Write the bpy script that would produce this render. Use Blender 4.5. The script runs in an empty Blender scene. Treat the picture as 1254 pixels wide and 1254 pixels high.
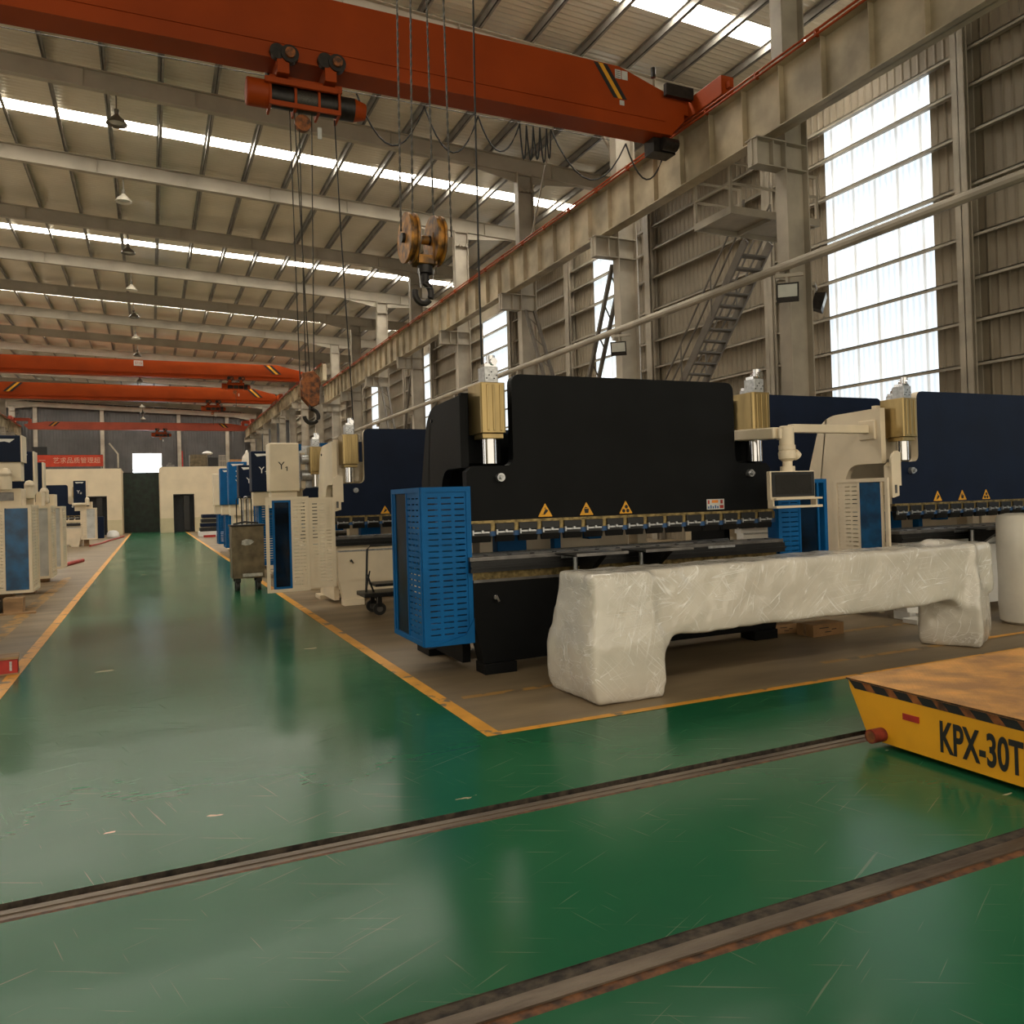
import bpy, bmesh, math, random
from mathutils import Vector, Matrix
random.seed(7)
PI = math.pi
scene = bpy.context.scene
COL = scene.collection

# ------------------------------------------------------------------ materials
def srgb(r, g, b):
    f = lambda c: (c/255/12.92) if c/255 <= .04045 else ((c/255+.055)/1.055)**2.4
    return (f(r), f(g), f(b))

MATS = {}
def mat(name, col, rough=.5, metal=0.0, var=.12, scale=3.0, bump=0.0, bscale=40.0, coat=0.0, spec=.5,
        col2=None, detail=4.0, stretch=None, rvar=0.0):
    """principled material with a noise driven change of colour, roughness and relief"""
    m = bpy.data.materials.new(name); m.use_nodes = True
    nt = m.node_tree; N = nt.nodes; L = nt.links
    b = N['Principled BSDF']
    b.inputs['Roughness'].default_value = rough
    b.inputs['Metallic'].default_value = metal
    b.inputs['Coat Weight'].default_value = coat
    b.inputs['Specular IOR Level'].default_value = spec
    tc = N.new('ShaderNodeTexCoord'); mp = N.new('ShaderNodeMapping')
    L.new(tc.outputs['Object'], mp.inputs['Vector'])
    if stretch: mp.inputs['Scale'].default_value = stretch
    nz = N.new('ShaderNodeTexNoise'); nz.inputs['Scale'].default_value = scale; nz.inputs['Detail'].default_value = detail
    L.new(mp.outputs['Vector'], nz.inputs['Vector'])
    rp = N.new('ShaderNodeValToRGB')
    c2 = col2 or tuple(max(0, c*(1-var*2)) for c in col)
    c1 = col if col2 else tuple(min(1, c*(1+var)) for c in col)
    rp.color_ramp.elements[0].position = .35; rp.color_ramp.elements[0].color = (*c2, 1)
    rp.color_ramp.elements[1].position = .65; rp.color_ramp.elements[1].color = (*c1, 1)
    L.new(nz.outputs['Fac'], rp.inputs['Fac']); L.new(rp.outputs['Color'], b.inputs['Base Color'])
    if rvar:
        mr = N.new('ShaderNodeMapRange'); mr.inputs['To Min'].default_value = max(.02, rough-rvar); mr.inputs['To Max'].default_value = rough+rvar
        L.new(nz.outputs['Fac'], mr.inputs['Value']); L.new(mr.outputs['Result'], b.inputs['Roughness'])
    if bump:
        n2 = N.new('ShaderNodeTexNoise'); n2.inputs['Scale'].default_value = bscale; n2.inputs['Detail'].default_value = 3
        L.new(mp.outputs['Vector'], n2.inputs['Vector'])
        bp = N.new('ShaderNodeBump'); bp.inputs['Strength'].default_value = bump; bp.inputs['Distance'].default_value = .01
        L.new(n2.outputs['Fac'], bp.inputs['Height']); L.new(bp.outputs['Normal'], b.inputs['Normal'])
    MATS[name] = m
    return m

def corrugated(name, col, axis, period, rough=.5, metal=0.0, depth=.03, var=.12, line=0.0):
    m = mat(name, col, rough, metal, var, .6)
    nt = m.node_tree; N = nt.nodes; L = nt.links; b = N['Principled BSDF']
    tc = N['Texture Coordinate']
    wv = N.new('ShaderNodeTexWave'); wv.wave_type = 'BANDS'; wv.bands_direction = axis
    wv.inputs['Scale'].default_value = 2*PI/20/period
    L.new(tc.outputs['Object'], wv.inputs['Vector'])
    pw = N.new('ShaderNodeMath'); pw.operation = 'POWER'; pw.inputs[1].default_value = 5
    L.new(wv.outputs['Fac'], pw.inputs[0])
    bp = N.new('ShaderNodeBump'); bp.inputs['Strength'].default_value = .8; bp.inputs['Distance'].default_value = depth
    L.new(pw.outputs[0], bp.inputs['Height']); L.new(bp.outputs['Normal'], b.inputs['Normal'])
    return m

def emit(name, col, strength, bands=None, seams=None):
    """daylight coming through a translucent sheet"""
    m = bpy.data.materials.new(name); m.use_nodes = True
    nt = m.node_tree; N = nt.nodes; L = nt.links
    b = N['Principled BSDF']; b.inputs['Base Color'].default_value = (.7, .72, .72, 1); b.inputs['Roughness'].default_value = .4
    b.inputs['Emission Strength'].default_value = strength
    b.inputs['Emission Color'].default_value = (*col, 1)
    if bands:
        axis, per, c2, seam, cs = bands
        tc = N.new('ShaderNodeTexCoord')
        wv = N.new('ShaderNodeTexWave'); wv.bands_direction = axis; wv.inputs['Scale'].default_value = 2*PI/20/per
        L.new(tc.outputs['Object'], wv.inputs['Vector'])
        mx = N.new('ShaderNodeMix'); mx.data_type = 'RGBA'
        mx.inputs['A'].default_value = (*col, 1); mx.inputs['B'].default_value = (*c2, 1)
        L.new(wv.outputs['Fac'], mx.inputs['Factor'])
        w2 = N.new('ShaderNodeTexWave'); w2.bands_direction = axis; w2.inputs['Scale'].default_value = 2*PI/20/seam
        L.new(tc.outputs['Object'], w2.inputs['Vector'])
        gt = N.new('ShaderNodeMapRange'); gt.inputs['From Min'].default_value = .93; gt.inputs['From Max'].default_value = .99
        L.new(w2.outputs['Fac'], gt.inputs['Value'])
        nz = N.new('ShaderNodeTexNoise'); nz.inputs['Scale'].default_value = 1.5
        L.new(tc.outputs['Object'], nz.inputs['Vector'])
        ml = N.new('ShaderNodeMath'); ml.operation = 'MULTIPLY'; ml.use_clamp = True
        L.new(gt.outputs['Result'], ml.inputs[0]); L.new(nz.outputs['Fac'], ml.inputs[1])
        m2 = N.new('ShaderNodeMix'); m2.data_type = 'RGBA'; m2.inputs['B'].default_value = (*cs, 1)
        L.new(mx.outputs['Result'], m2.inputs['A']); L.new(ml.outputs[0], m2.inputs['Factor'])
        L.new(m2.outputs['Result'], b.inputs['Emission Color'])
    MATS[name] = m
    return m

# ------------------------------------------------------------------ mesh builder
class MB:
    def __init__(s): s.v = []; s.f = []; s.m = []; s.mat = 0
    def add(s, vs, fs):
        o = len(s.v); s.v += [tuple(v) for v in vs]
        for f in fs: s.f.append([i+o for i in f]); s.m.append(s.mat)
        return s
    def box(s, x0, x1, y0, y1, z0, z1):
        vs = [(x, y, z) for z in (z0, z1) for y in (y0, y1) for x in (x0, x1)]
        return s.add(vs, [(0,2,3,1), (4,5,7,6), (0,1,5,4), (2,6,7,3), (0,4,6,2), (1,3,7,5)])
    def cbox(s, c, d): return s.box(c[0]-d[0]/2, c[0]+d[0]/2, c[1]-d[1]/2, c[1]+d[1]/2, c[2]-d[2]/2, c[2]+d[2]/2)
    def bar(s, p, q, w, h=None, up=(0,0,1)):
        p = Vector(p); q = Vector(q); h = h or w; d = (q-p).normalized(); u = Vector(up)
        if abs(d.dot(u)) > .98: u = Vector((0,1,0))
        a = d.cross(u).normalized()*w/2; b = a.cross(d).normalized()*h/2
        vs = [e+sa*a+sb*b for e in (p, q) for sb in (-1, 1) for sa in (-1, 1)]
        return s.add(vs, [(0,2,3,1), (4,5,7,6), (0,1,5,4), (2,6,7,3), (0,4,6,2), (1,3,7,5)])
    def cyl(s, p, q, r, n=16, r2=None, cap=True):
        p = Vector(p); q = Vector(q); r2 = r if r2 is None else r2; d = (q-p).normalized()
        u = Vector((0,0,1)) if abs(d.z) < .9 else Vector((1,0,0))
        a = d.cross(u).normalized(); b = d.cross(a)
        vs = []
        for e, rr in ((p, r), (q, r2)):
            for i in range(n):
                t = 2*PI*i/n; vs.append(e+(a*math.cos(t)+b*math.sin(t))*rr)
        fs = [(i, (i+1) % n, n+(i+1) % n, n+i) for i in range(n)]
        if cap: fs += [tuple(range(n))[::-1], tuple(range(n, 2*n))]
        return s.add(vs, fs)
    def tube(s, pts, r, n=8):
        pts = [Vector(p) for p in pts]; rings = []
        for i, p in enumerate(pts):
            d = (pts[min(i+1, len(pts)-1)]-pts[max(i-1, 0)]).normalized()
            u = Vector((0,0,1)) if abs(d.z) < .9 else Vector((1,0,0))
            a = d.cross(u).normalized(); b = d.cross(a)
            rings.append([p+(a*math.cos(2*PI*k/n)+b*math.sin(2*PI*k/n))*r for k in range(n)])
        vs = [v for rg in rings for v in rg]; fs = []
        for i in range(len(pts)-1):
            for k in range(n): fs.append((i*n+k, i*n+(k+1) % n, (i+1)*n+(k+1) % n, (i+1)*n+k))
        fs += [tuple(range(n))[::-1], tuple(range((len(pts)-1)*n, len(pts)*n))]
        return s.add(vs, fs)
    def prism(s, poly, axis, a, b, sidemat=None):
        """polygon in the two other axes, extruded along axis from a to b"""
        def P(u, v, w):
            return {'x': (w, u, v), 'y': (u, w, v), 'z': (u, v, w)}[axis]
        n = len(poly)
        vs = [P(u, v, a) for u, v in poly]+[P(u, v, b) for u, v in poly]
        s.add(vs, [tuple(range(n))[::-1], tuple(range(n, 2*n))])
        o = len(s.v)-2*n; sm = s.mat if sidemat is None else sidemat
        for i in range(n):
            s.f.append([o+i, o+(i+1) % n, o+n+(i+1) % n, o+n+i]); s.m.append(sm)
        return s
    def lathe(s, prof, c=(0,0,0), n=20):
        vs = []; c = Vector(c)
        for r, z in prof:
            for i in range(n):
                t = 2*PI*i/n; vs.append(c+Vector((r*math.cos(t), r*math.sin(t), z)))
        fs = []
        for j in range(len(prof)-1):
            for i in range(n): fs.append((j*n+i, j*n+(i+1) % n, (j+1)*n+(i+1) % n, (j+1)*n+i))
        return s.add(vs, fs)
    def build(s, name, mats, parent=None, loc=(0,0,0), rot=(0,0,0), smooth=True, bevel=0, seg=2):
        me = bpy.data.meshes.new(name); me.from_pydata(s.v, [], s.f)
        if not isinstance(mats, (list, tuple)): mats = [mats]
        for m in mats: me.materials.append(m)
        me.polygons.foreach_set('material_index', s.m)
        bm = bmesh.new(); bm.from_mesh(me); bmesh.ops.recalc_face_normals(bm, faces=bm.faces); bm.to_mesh(me); bm.free()
        if smooth:
            me.polygons.foreach_set('use_smooth', [True]*len(me.polygons)); me.set_sharp_from_angle(angle=.6)
        me.update()
        o = bpy.data.objects.new(name, me); COL.objects.link(o)
        o.location = loc; o.rotation_euler = rot
        if parent: o.parent = parent
        if bevel:
            md = o.modifiers.new('edge', 'BEVEL'); md.width = bevel; md.segments = seg; md.limit_method = 'ANGLE'; md.angle_limit = .9
            md.harden_normals = False
        return o

def thing(name, label, cat, loc=(0,0,0), rz=0, group=None):
    o = bpy.data.objects.new(name, None); COL.objects.link(o); o.empty_display_size = .1
    o.location = loc; o.rotation_euler = (0, 0, rz)
    return tag(o, label, cat, group)
def tag(o, label, cat, group=None, kind=None):
    o['label'] = label; o['category'] = cat
    if group: o['group'] = group
    if kind: o['kind'] = kind
    return o
def struct(o): o['kind'] = 'structure'; return o
def dup(o, parent, loc=None):
    c = o.copy(); COL.objects.link(c); c.parent = parent
    if loc is not None: c.location = loc
    for ch in [x for x in o.children if x is not c]: dup(ch, c)
    return c
def text_mesh(body, size, mats, name, parent, loc, rot, sx=1.0, depth=.001, bold=0.0):
    cu = bpy.data.curves.new('lettering', 'FONT'); cu.body = body; cu.size = size; cu.extrude = depth; cu.offset = bold
    cu.align_x = 'CENTER'; cu.align_y = 'CENTER'
    t = bpy.data.objects.new('lettering', cu); COL.objects.link(t)
    bpy.context.view_layer.update()
    me = bpy.data.meshes.new_from_object(t.evaluated_get(bpy.context.evaluated_depsgraph_get()))
    bpy.data.objects.remove(t)
    me.name = name; me.materials.clear(); me.materials.append(mats)
    for p in me.polygons: p.material_index = 0
    o = bpy.data.objects.new(name, me); COL.objects.link(o); o.parent = parent
    o.location = loc; o.rotation_euler = rot; o.scale = (sx, 1, 1)
    return o
ORD = ['first', 'second', 'third', 'fourth', 'fifth', 'sixth', 'seventh', 'eighth', 'ninth', 'tenth', 'eleventh', 'twelfth',
       'thirteenth', 'fourteenth', 'fifteenth', 'sixteenth', 'seventeenth', 'eighteenth', 'nineteenth', 'twentieth',
       'twenty-first', 'twenty-second', 'twenty-third', 'twenty-fourth', 'twenty-fifth', 'twenty-sixth']

# palette
M_black = mat('black_paint', (.0045, .005, .0055), .55, var=.15, scale=2, bump=.05, bscale=200, spec=.14)
M_black2 = mat('black_steel', (.006, .006, .006), .38, var=.3, scale=8)
M_navy = mat('navy_paint', (.005, .012, .034), .5, var=.1, scale=2, bump=.05, bscale=200, spec=.16)
M_cream = mat('cream_paint', (.80, .68, .50), .42, var=.05, scale=2)
M_blue = mat('blue_paint', (.001, .105, .31), .5, var=.08, scale=3, spec=.2)
M_lblue = mat('light_blue_sheet', (.02, .20, .42), .3, var=.05)
M_dark = mat('dark_interior', (.006, .008, .012), .5, var=.3, scale=6)
M_smoke = mat('smoked_blue_acrylic', (.002, .014, .036), .3, var=.4, scale=4)
for _k, _a in (('smoked_blue_acrylic', .86),):
    MATS[_k].node_tree.nodes['Principled BSDF'].inputs['Alpha'].default_value = _a; MATS[_k].node_tree.nodes['Principled BSDF'].inputs['Specular IOR Level'].default_value = .15
M_bluewin = mat('blue_acrylic', (.003, .085, .22), .25, var=.25, scale=5)
M_bronze = mat('bronze_cylinder_paint', (.38, .28, .125), .28, .8, var=.15, scale=5, stretch=(1,1,.2))
M_chrome = mat('chrome', (.72, .73, .75), .12, 1.0, var=.05)
M_silver = mat('cast_aluminium', (.50, .51, .52), .35, .8, var=.12, scale=30)
M_gold = mat('oiled_brass_strip', (.30, .22, .09), .4, .6, var=.3, scale=20)
M_grey = mat('ground_steel', (.19, .18, .17), .35, .7, var=.15, scale=8)
M_yell = mat('warning_yellow', (.80, .38, .02), .5, var=.06)
M_white = mat('white_paint', (.80, .78, .74), .4, var=.04)
M_steelp = mat('grey_beige_steel_paint', (.40, .35, .275), .55, var=.12, scale=1.2, bump=.05, bscale=30)
M_girder = mat('dusty_girder_paint', (.42, .345, .23), .6, var=.2, scale=1.1, detail=8)
M_rafter = mat('rafter_paint', (.42, .37, .29), .6, var=.08, scale=.8)
M_purlin = mat('galvanised_purlin', (.30, .28, .25), .5, .3, var=.12, scale=2)
M_orange = mat('orange_crane_paint', (.32, .045, .003), .5, var=.07, scale=.8, spec=.22)
M_dorange = mat('faded_red_crane_paint', (.58, .10, .045), .5, var=.07, scale=.8)
M_hoistd = mat('dark_greased_drum', (.02, .015, .012), .45, .3, var=.3, scale=10)
M_rope = mat('steel_wire_rope', (.07, .062, .05), .5, .5, var=.25, scale=80)
M_cable = mat('black_rubber_cable', (.008, .008, .008), .6, var=.1)
M_sheave = mat('worn_yellow_sheave', (.55, .24, .03), .5, .2, var=.45, scale=9, col2=(.09, .045, .015), detail=8)
M_rust = mat('rusty_orange_steel', (.38, .12, .03), .6, .2, var=.4, scale=12, col2=(.07, .03, .015), detail=6)
M_rail = mat('worn_rail_steel', (.19, .15, .11), .42, .5, var=.3, scale=7, stretch=(.25, 1, 1), bump=.3, bscale=60, col2=(.09, .065, .045))
M_groove = mat('dirt_filled_groove', (.05, .038, .026), .9, var=.4, scale=18, bump=.6, bscale=50)
M_rustedge = mat('rust_stained_edge', (.13, .05, .016), .7, var=.4, scale=20, bump=.3)
M_cart = mat('cart_yellow', (.80, .37, .012), .42, var=.06, scale=2.5)
M_cardb = mat('cardboard', (.36, .20, .085), .8, var=.1, scale=6)
M_wood = mat('raw_timber', (.36, .22, .11), .75, var=.2, scale=8, stretch=(.3, 1, 1))
M_red = mat('red_paint', (.40, .025, .015), .5, var=.15, scale=6)
M_redbn = mat('red_banner_cloth', (.50, .045, .015), .75, var=.1)
M_office = mat('office_cream_render', (.78, .65, .46), .75, var=.04, scale=1.0)
M_office2 = mat('office_skirting_render', (.62, .53, .33), .75, var=.05, scale=1.0)
M_screen = mat('switched_off_screen', (.020, .019, .018), .25, var=.08)
M_tyre = mat('black_caster_rubber', (.015, .014, .013), .6, var=.2)
M_brown = mat('grimy_brown_cabinet', (.17, .13, .075), .45, .25, var=.2, scale=5, detail=8)
M_taped = mat('white_tape_smear', (.50, .48, .44), .5, var=.2, scale=12)
M_lamp = mat('lamp_shade_enamel', (.16, .14, .11), .4, .3, var=.1)
M_lampw = mat('pale_lamp_shade', (.62, .57, .47), .4, .2, var=.1)
M_glass = mat('lamp_glass', (.55, .55, .5), .15, var=.05)
M_curt = mat('dark_green_curtain', (.008, .022, .015), .45, var=.3, scale=3)
M_plate = mat('plate_white', (.55, .55, .52), .5, var=.1)
M_ink = mat('black_ink', (.012, .012, .012), .6, var=.1)
M_orink = mat('orange_ink', (.75, .25, .04), .6, var=.1)
M_blueink = mat('blue_ink', (.03, .10, .25), .6, var=.1)
M_roll = mat('foam_wrap', (.74, .69, .59), .4, var=.05, scale=3, bump=.3, bscale=9, coat=.4)

M_stair = mat('dark_stair_steel', (.15, .13, .105), .6, var=.12, scale=2)
M_roof = corrugated('roof_sheet', (.74, .67, .54), 'Y', .19, .32, .2, depth=.018, var=.05)
M_wall = corrugated('wall_sheet', (.29, .24, .17), 'Y', .22, .6, .0, depth=.035, var=.1)
M_wallx = corrugated('end_wall_sheet', (.085, .082, .08), 'X', .3, .6, .0, depth=.03, var=.1)
SKY = 24.0
M_sky = emit('skylight_sheet', (1.0, .93, .80), SKY)
M_win = emit('translucent_wall_sheet', (.58, .68, .76), 1.12, ('Y', .165, (.80, .88, .93), .66, (.28, .22, .15)))
M_winL = emit('left_wall_daylight', (1.0, .93, .82), 1.6)
M_end = emit('end_window_daylight', (.80, .92, 1.0), 9.0)

# --- floors
def floor_material():
    m = mat('green_epoxy', (.016, .095, .048), .2, var=.0, scale=.7, rvar=.06, spec=.22)
    nt = m.node_tree; N = nt.nodes; L = nt.links; b = N['Principled BSDF']
    tc = N['Texture Coordinate']
    rp = N['Color Ramp']; rp.color_ramp.elements[0].color = (.010, .098, .043, 1); rp.color_ramp.elements[1].color = (.020, .125, .054, 1)
    # fine scratches: two stretched noises, thresholded
    col = rp.outputs['Color']
    for k, (rz, sc, thr) in enumerate(((.5, (1.2, 60, 1), .69), (-.45, (1.0, 55, 1), .695), (1.3, (1.3, 70, 1), .705))):
        mp = N.new('ShaderNodeMapping'); mp.inputs['Rotation'].default_value = (0, 0, rz); mp.inputs['Scale'].default_value = sc
        mp.inputs['Location'].default_value = (k*3.1, k*7.7, 0)
        # mapping rotates after scale, so rotate first with a second mapping
        mp0 = N.new('ShaderNodeMapping'); mp0.inputs['Rotation'].default_value = (0, 0, rz)
        mp.inputs['Rotation'].default_value = (0, 0, 0)
        L.new(tc.outputs['Object'], mp0.inputs['Vector']); L.new(mp0.outputs['Vector'], mp.inputs['Vector'])
        nz = N.new('ShaderNodeTexNoise'); nz.inputs['Scale'].default_value = 1.3; nz.inputs['Detail'].default_value = 2
        L.new(mp.outputs['Vector'], nz.inputs['Vector'])
        mr = N.new('ShaderNodeMapRange'); mr.inputs['From Min'].default_value = thr; mr.inputs['From Max'].default_value = thr+.03; mr.inputs['To Max'].default_value = .45
        L.new(nz.outputs['Fac'], mr.inputs['Value'])
        mx = N.new('ShaderNodeMix'); mx.data_type = 'RGBA'; mx.inputs['B'].default_value = (.22, .24, .17, 1)
        L.new(col, mx.inputs['A']); L.new(mr.outputs['Result'], mx.inputs['Factor']); col = mx.outputs['Result']
    # chips where the coat has come off
    nz = N.new('ShaderNodeTexNoise'); nz.inputs['Scale'].default_value = 1.6; nz.inputs['Detail'].default_value = 5
    mpc = N.new('ShaderNodeMapping'); mpc.inputs['Scale'].default_value = (1, 2.2, 1); L.new(tc.outputs['Object'], mpc.inputs['Vector'])
    L.new(mpc.outputs['Vector'], nz.inputs['Vector'])
    mr = N.new('ShaderNodeMapRange'); mr.inputs['From Min'].default_value = .712; mr.inputs['From Max'].default_value = .716
    L.new(nz.outputs['Fac'], mr.inputs['Value'])
    mx = N.new('ShaderNodeMix'); mx.data_type = 'RGBA'; mx.inputs['B'].default_value = (.50, .40, .25, 1)
    L.new(col, mx.inputs['A']); L.new(mr.outputs['Result'], mx.inputs['Factor'])
    L.new(mx.outputs['Result'], b.inputs['Base Color'])
    # the coat is slightly wavy
    n2 = N.new('ShaderNodeTexNoise'); n2.inputs['Scale'].default_value = 1.6; n2.inputs['Detail'].default_value = 3
    mpw = N.new('ShaderNodeMapping'); mpw.inputs['Scale'].default_value = (.5, 1.6, 1); L.new(tc.outputs['Object'], mpw.inputs['Vector']); L.new(mpw.outputs['Vector'], n2.inputs['Vector'])
    bp = N.new('ShaderNodeBump'); bp.inputs['Strength'].default_value = .16; bp.inputs['Distance'].default_value = .02
    L.new(n2.outputs['Fac'], bp.inputs['Height']); L.new(bp.outputs['Normal'], b.inputs['Normal'])
    return m
M_green = floor_material()
M_conc = mat('worn_concrete', (.27, .20, .118), .5, var=.2, scale=1.4, bump=.12, bscale=25, detail=8, stretch=(.5, 1.6, 1), col2=(.165, .12, .072), spec=.4)

def line_material(name, c, under, thr):
    m = mat(name, c, .5, var=.08, scale=4)
    nt = m.node_tree; N = nt.nodes; L = nt.links; b = N['Principled BSDF']; rp = N['Color Ramp']
    nz = N.new('ShaderNodeTexNoise'); nz.inputs['Scale'].default_value = 5; nz.inputs['Detail'].default_value = 7
    L.new(N['Texture Coordinate'].outputs['Object'], nz.inputs['Vector'])
    mr = N.new('ShaderNodeMapRange'); mr.inputs['From Min'].default_value = thr; mr.inputs['From Max'].default_value = thr+.05
    L.new(nz.outputs['Fac'], mr.inputs['Value'])
    mx = N.new('ShaderNodeMix'); mx.data_type = 'RGBA'; mx.inputs['B'].default_value = (*under, 1)
    L.new(rp.outputs['Color'], mx.inputs['A']); L.new(mr.outputs['Result'], mx.inputs['Factor']); L.new(mx.outputs['Result'], b.inputs['Base Color'])
    return m
M_line = line_material('yellow_floor_paint', (.72, .33, .035), (.20, .14, .075), .60)
M_line2 = line_material('faded_floor_paint', (.40, .22, .06), (.17, .125, .075), .50)

# ------------------------------------------------------------------ setting
X_L, X_R = -17.0, 16.6
Y_B, Y_E = -10.0, 102.4
def z_roof(x): return 13.33-.04*x      # top of the rafters

fl = MB()
def quad(mb, x0, x1, y0, y1, z=0.0): mb.add([(x0,y0,z), (x1,y0,z), (x1,y1,z), (x0,y1,z)], [(0,1,2,3)])
SL = [(2.245, 2.425), (3.69, 3.87)]     # slots of the transfer rails
fl.mat = 0
quad(fl, X_L, X_R, Y_B, SL[0][0]); quad(fl, X_L, X_R, SL[0][1], SL[1][0]); quad(fl, X_L, X_R, SL[1][1], 4.99)
quad(fl, -1.22, 2.03, 4.99, Y_E)
fl.mat = 1
quad(fl, X_L, -1.22, 4.99, Y_E); quad(fl, 2.03, X_R, 4.99, Y_E)
fl.mat = 2
for a, b in SL:
    quad(fl, X_L, X_R, a, b, -.05)
    fl.add([(X_L,a,-.05), (X_R,a,-.05), (X_R,a,0), (X_L,a,0)], [(0,1,2,3)]); fl.add([(X_L,b,-.05), (X_R,b,-.05), (X_R,b,0), (X_L,b,0)], [(0,3,2,1)])
fl.mat = 3
quad(fl, -1.33, -1.215, 4.99, 57, .002); quad(fl, 2.025, 2.14, 5.06, 57, .002); quad(fl, 2.025, X_R, 4.985, 5.06, .002)
fl.mat = 4
quad(fl, 5.6, 8.2, 5.50, 5.58, .002); quad(fl, 6.4, 8.3, 6.58, 6.68, .002); quad(fl, -1.95, -1.75, 10, 22, .002)
fl.mat = 3
quad(fl, 7.6, X_R, 5.52, 5.59, .003)
fl.mat = 4
quad(fl, 2.25, 3.1, 6.02, 6.10, .002)
struct(fl.build('floor', [M_green, M_conc, M_groove, M_line, M_line2], smooth=False))

for i, (a, b) in enumerate(SL):
    mb = MB()
    if i == 1:
        mb.box(X_L, X_R, a+.03, a+.075, -.05, -.006); mb.box(X_L, X_R, a+.075, a+.115, -.05, -.001)
    else:
        mb.box(X_L, X_R, a+.045, a+.115, -.05, .004)
    mb.mat = 1; mb.box(X_L, X_R, a, a+.03 if i else a+.045, -.05, -.003)
    mb.mat = 2
    mb.box(X_L, X_R, a+.115 if i == 0 else a+.118, b-(.0 if i == 0 else .055), -.05, -.004 if i == 0 else -.018)
    o = mb.build('transfer_rail', [M_rail, M_rustedge, M_groove], smooth=False)
    tag(o, ['worn steel floor rail nearest the camera, with rusty orange edge', 'narrow steel floor rail with dark groove, ending under the yellow cart'][i], 'rail', 'transfer cart rails')

# walls, ceiling
def wall_panel(mb, axis, c, u0, u1, z0, z1):
    if axis == 'x': mb.add([(c,u0,z0), (c,u1,z0), (c,u1,z1), (c,u0,z1)], [(0,1,2,3)])
    else: mb.add([(u0,c,z0), (u1,c,z0), (u1,c,z1), (u0,c,z1)], [(0,1,2,3)])
wn = 0
def new_window(mb, m):
    global wn
    wn += 1
    return struct(mb.build('window_%d' % wn, m, smooth=False))
# right wall with tall translucent strips
WIN_R = [(.55, 3.8), (12.6, 15.75), (24.75, 27.95), (36.6, 39.8), (48.6, 51.8), (60.6, 63.8)]
mb = MB(); y = Y_B
for a, b in WIN_R:
    wall_panel(mb, 'x', X_R, y, a, 0, 13.0); wall_panel(mb, 'x', X_R, a, b, 0, 1.6); wall_panel(mb, 'x', X_R, a, b, 11.12, 13.0); y = b
    w = MB(); w.box(X_R, X_R+.02, a, b, 1.6, 11.12); new_window(w, M_win)
wall_panel(mb, 'x', X_R, y, Y_E, 0, 13.0)
struct(mb.build('wall_right', M_wall, smooth=False))
mb = MB(); y = Y_B
for k in range(8):
    a = 4+12*k; b = a+5
    wall_panel(mb, 'x', X_L, y, a, 0, 14.2); wall_panel(mb, 'x', X_L, a, b, 0, 2.0); wall_panel(mb, 'x', X_L, a, b, 10.5, 14.2); y = b
    w = MB(); w.box(X_L-.02, X_L, a, b, 2.0, 10.5); new_window(w, M_winL)
wall_panel(mb, 'x', X_L, y, Y_E, 0, 14.2)
struct(mb.build('wall_left', M_wall, smooth=False))
mb = MB()
ex0, ex1, ez0, ez1 = -1.85, 1.25, 5.6, 8.1
wall_panel(mb, 'y', Y_E, X_L, ex0, 0, 14.3); wall_panel(mb, 'y', Y_E, ex1, X_R, 0, 14.3)
wall_panel(mb, 'y', Y_E, ex0, ex1, 0, ez0); wall_panel(mb, 'y', Y_E, ex0, ex1, ez1, 14.3)
struct(mb.build('wall_end', M_wallx, smooth=False))
w = MB(); w.box(ex0, ex1, Y_E-.02, Y_E, ez0, ez1); o = new_window(w, M_end)
w = MB()
for x in (ex0, -.4, ex1): w.box(x-.04, x+.04, Y_E-.1, Y_E-.02, ez0, ez1)
for z in (ez0, ez0+.55, ez0+1.2, ez1): w.box(ex0, ex1, Y_E-.1, Y_E-.02, z-.04, z+.04)
f = w.build('window_frame', M_steelp); f.parent = o

# ceiling: profiled sheets with skylight strips let in
SKYS = [(y, y+.68) for y in (-9.0, 15.0, 27.0, 39.0, 50.4, 62.3, 74.2, 86.0, 98.0)]
def zc(x): return z_roof(x)+.22
mb = MB(); y = Y_B
for a, b in SKYS:
    if a < Y_B: continue
    mb.add([(X_L,y,zc(X_L)), (X_R,y,zc(X_R)), (X_R,a,zc(X_R)), (X_L,a,zc(X_L))], [(0,3,2,1)]); y = b
    s = MB(); s.prism([(X_L, zc(X_L)), (X_R, zc(X_R)), (X_R, zc(X_R)+.03), (X_L, zc(X_L)+.03)], 'y', a, b); new_window(s, M_sky)
mb.add([(X_L,y,zc(X_L)), (X_R,y,zc(X_R)), (X_R,Y_E,zc(X_R)), (X_L,Y_E,zc(X_L))], [(0,3,2,1)])
struct(mb.build('ceiling', M_roof, smooth=False))

# purlins: one long Z section per line
NP = 24
for i in range(NP):
    x = 15.9-1.4*i
    z = z_roof(x)
    mb = MB(); mb.box(x-.012, x+.012, Y_B, Y_E, z, z+.2); mb.box(x-.012, x+.075, Y_B, Y_E, z, z+.012); mb.box(x-.075, x+.012, Y_B, Y_E, z+.19, z+.2)
    o = mb.build('roof_purlin', M_purlin, smooth=False)
    tag(o, 'thin dark steel roof purlin, %s from the right wall' % ORD[i], 'purlin', 'roof purlins')

GX, GZ0, GZ1 = 10.85, 8.315, 9.48      # near runway girder
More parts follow.
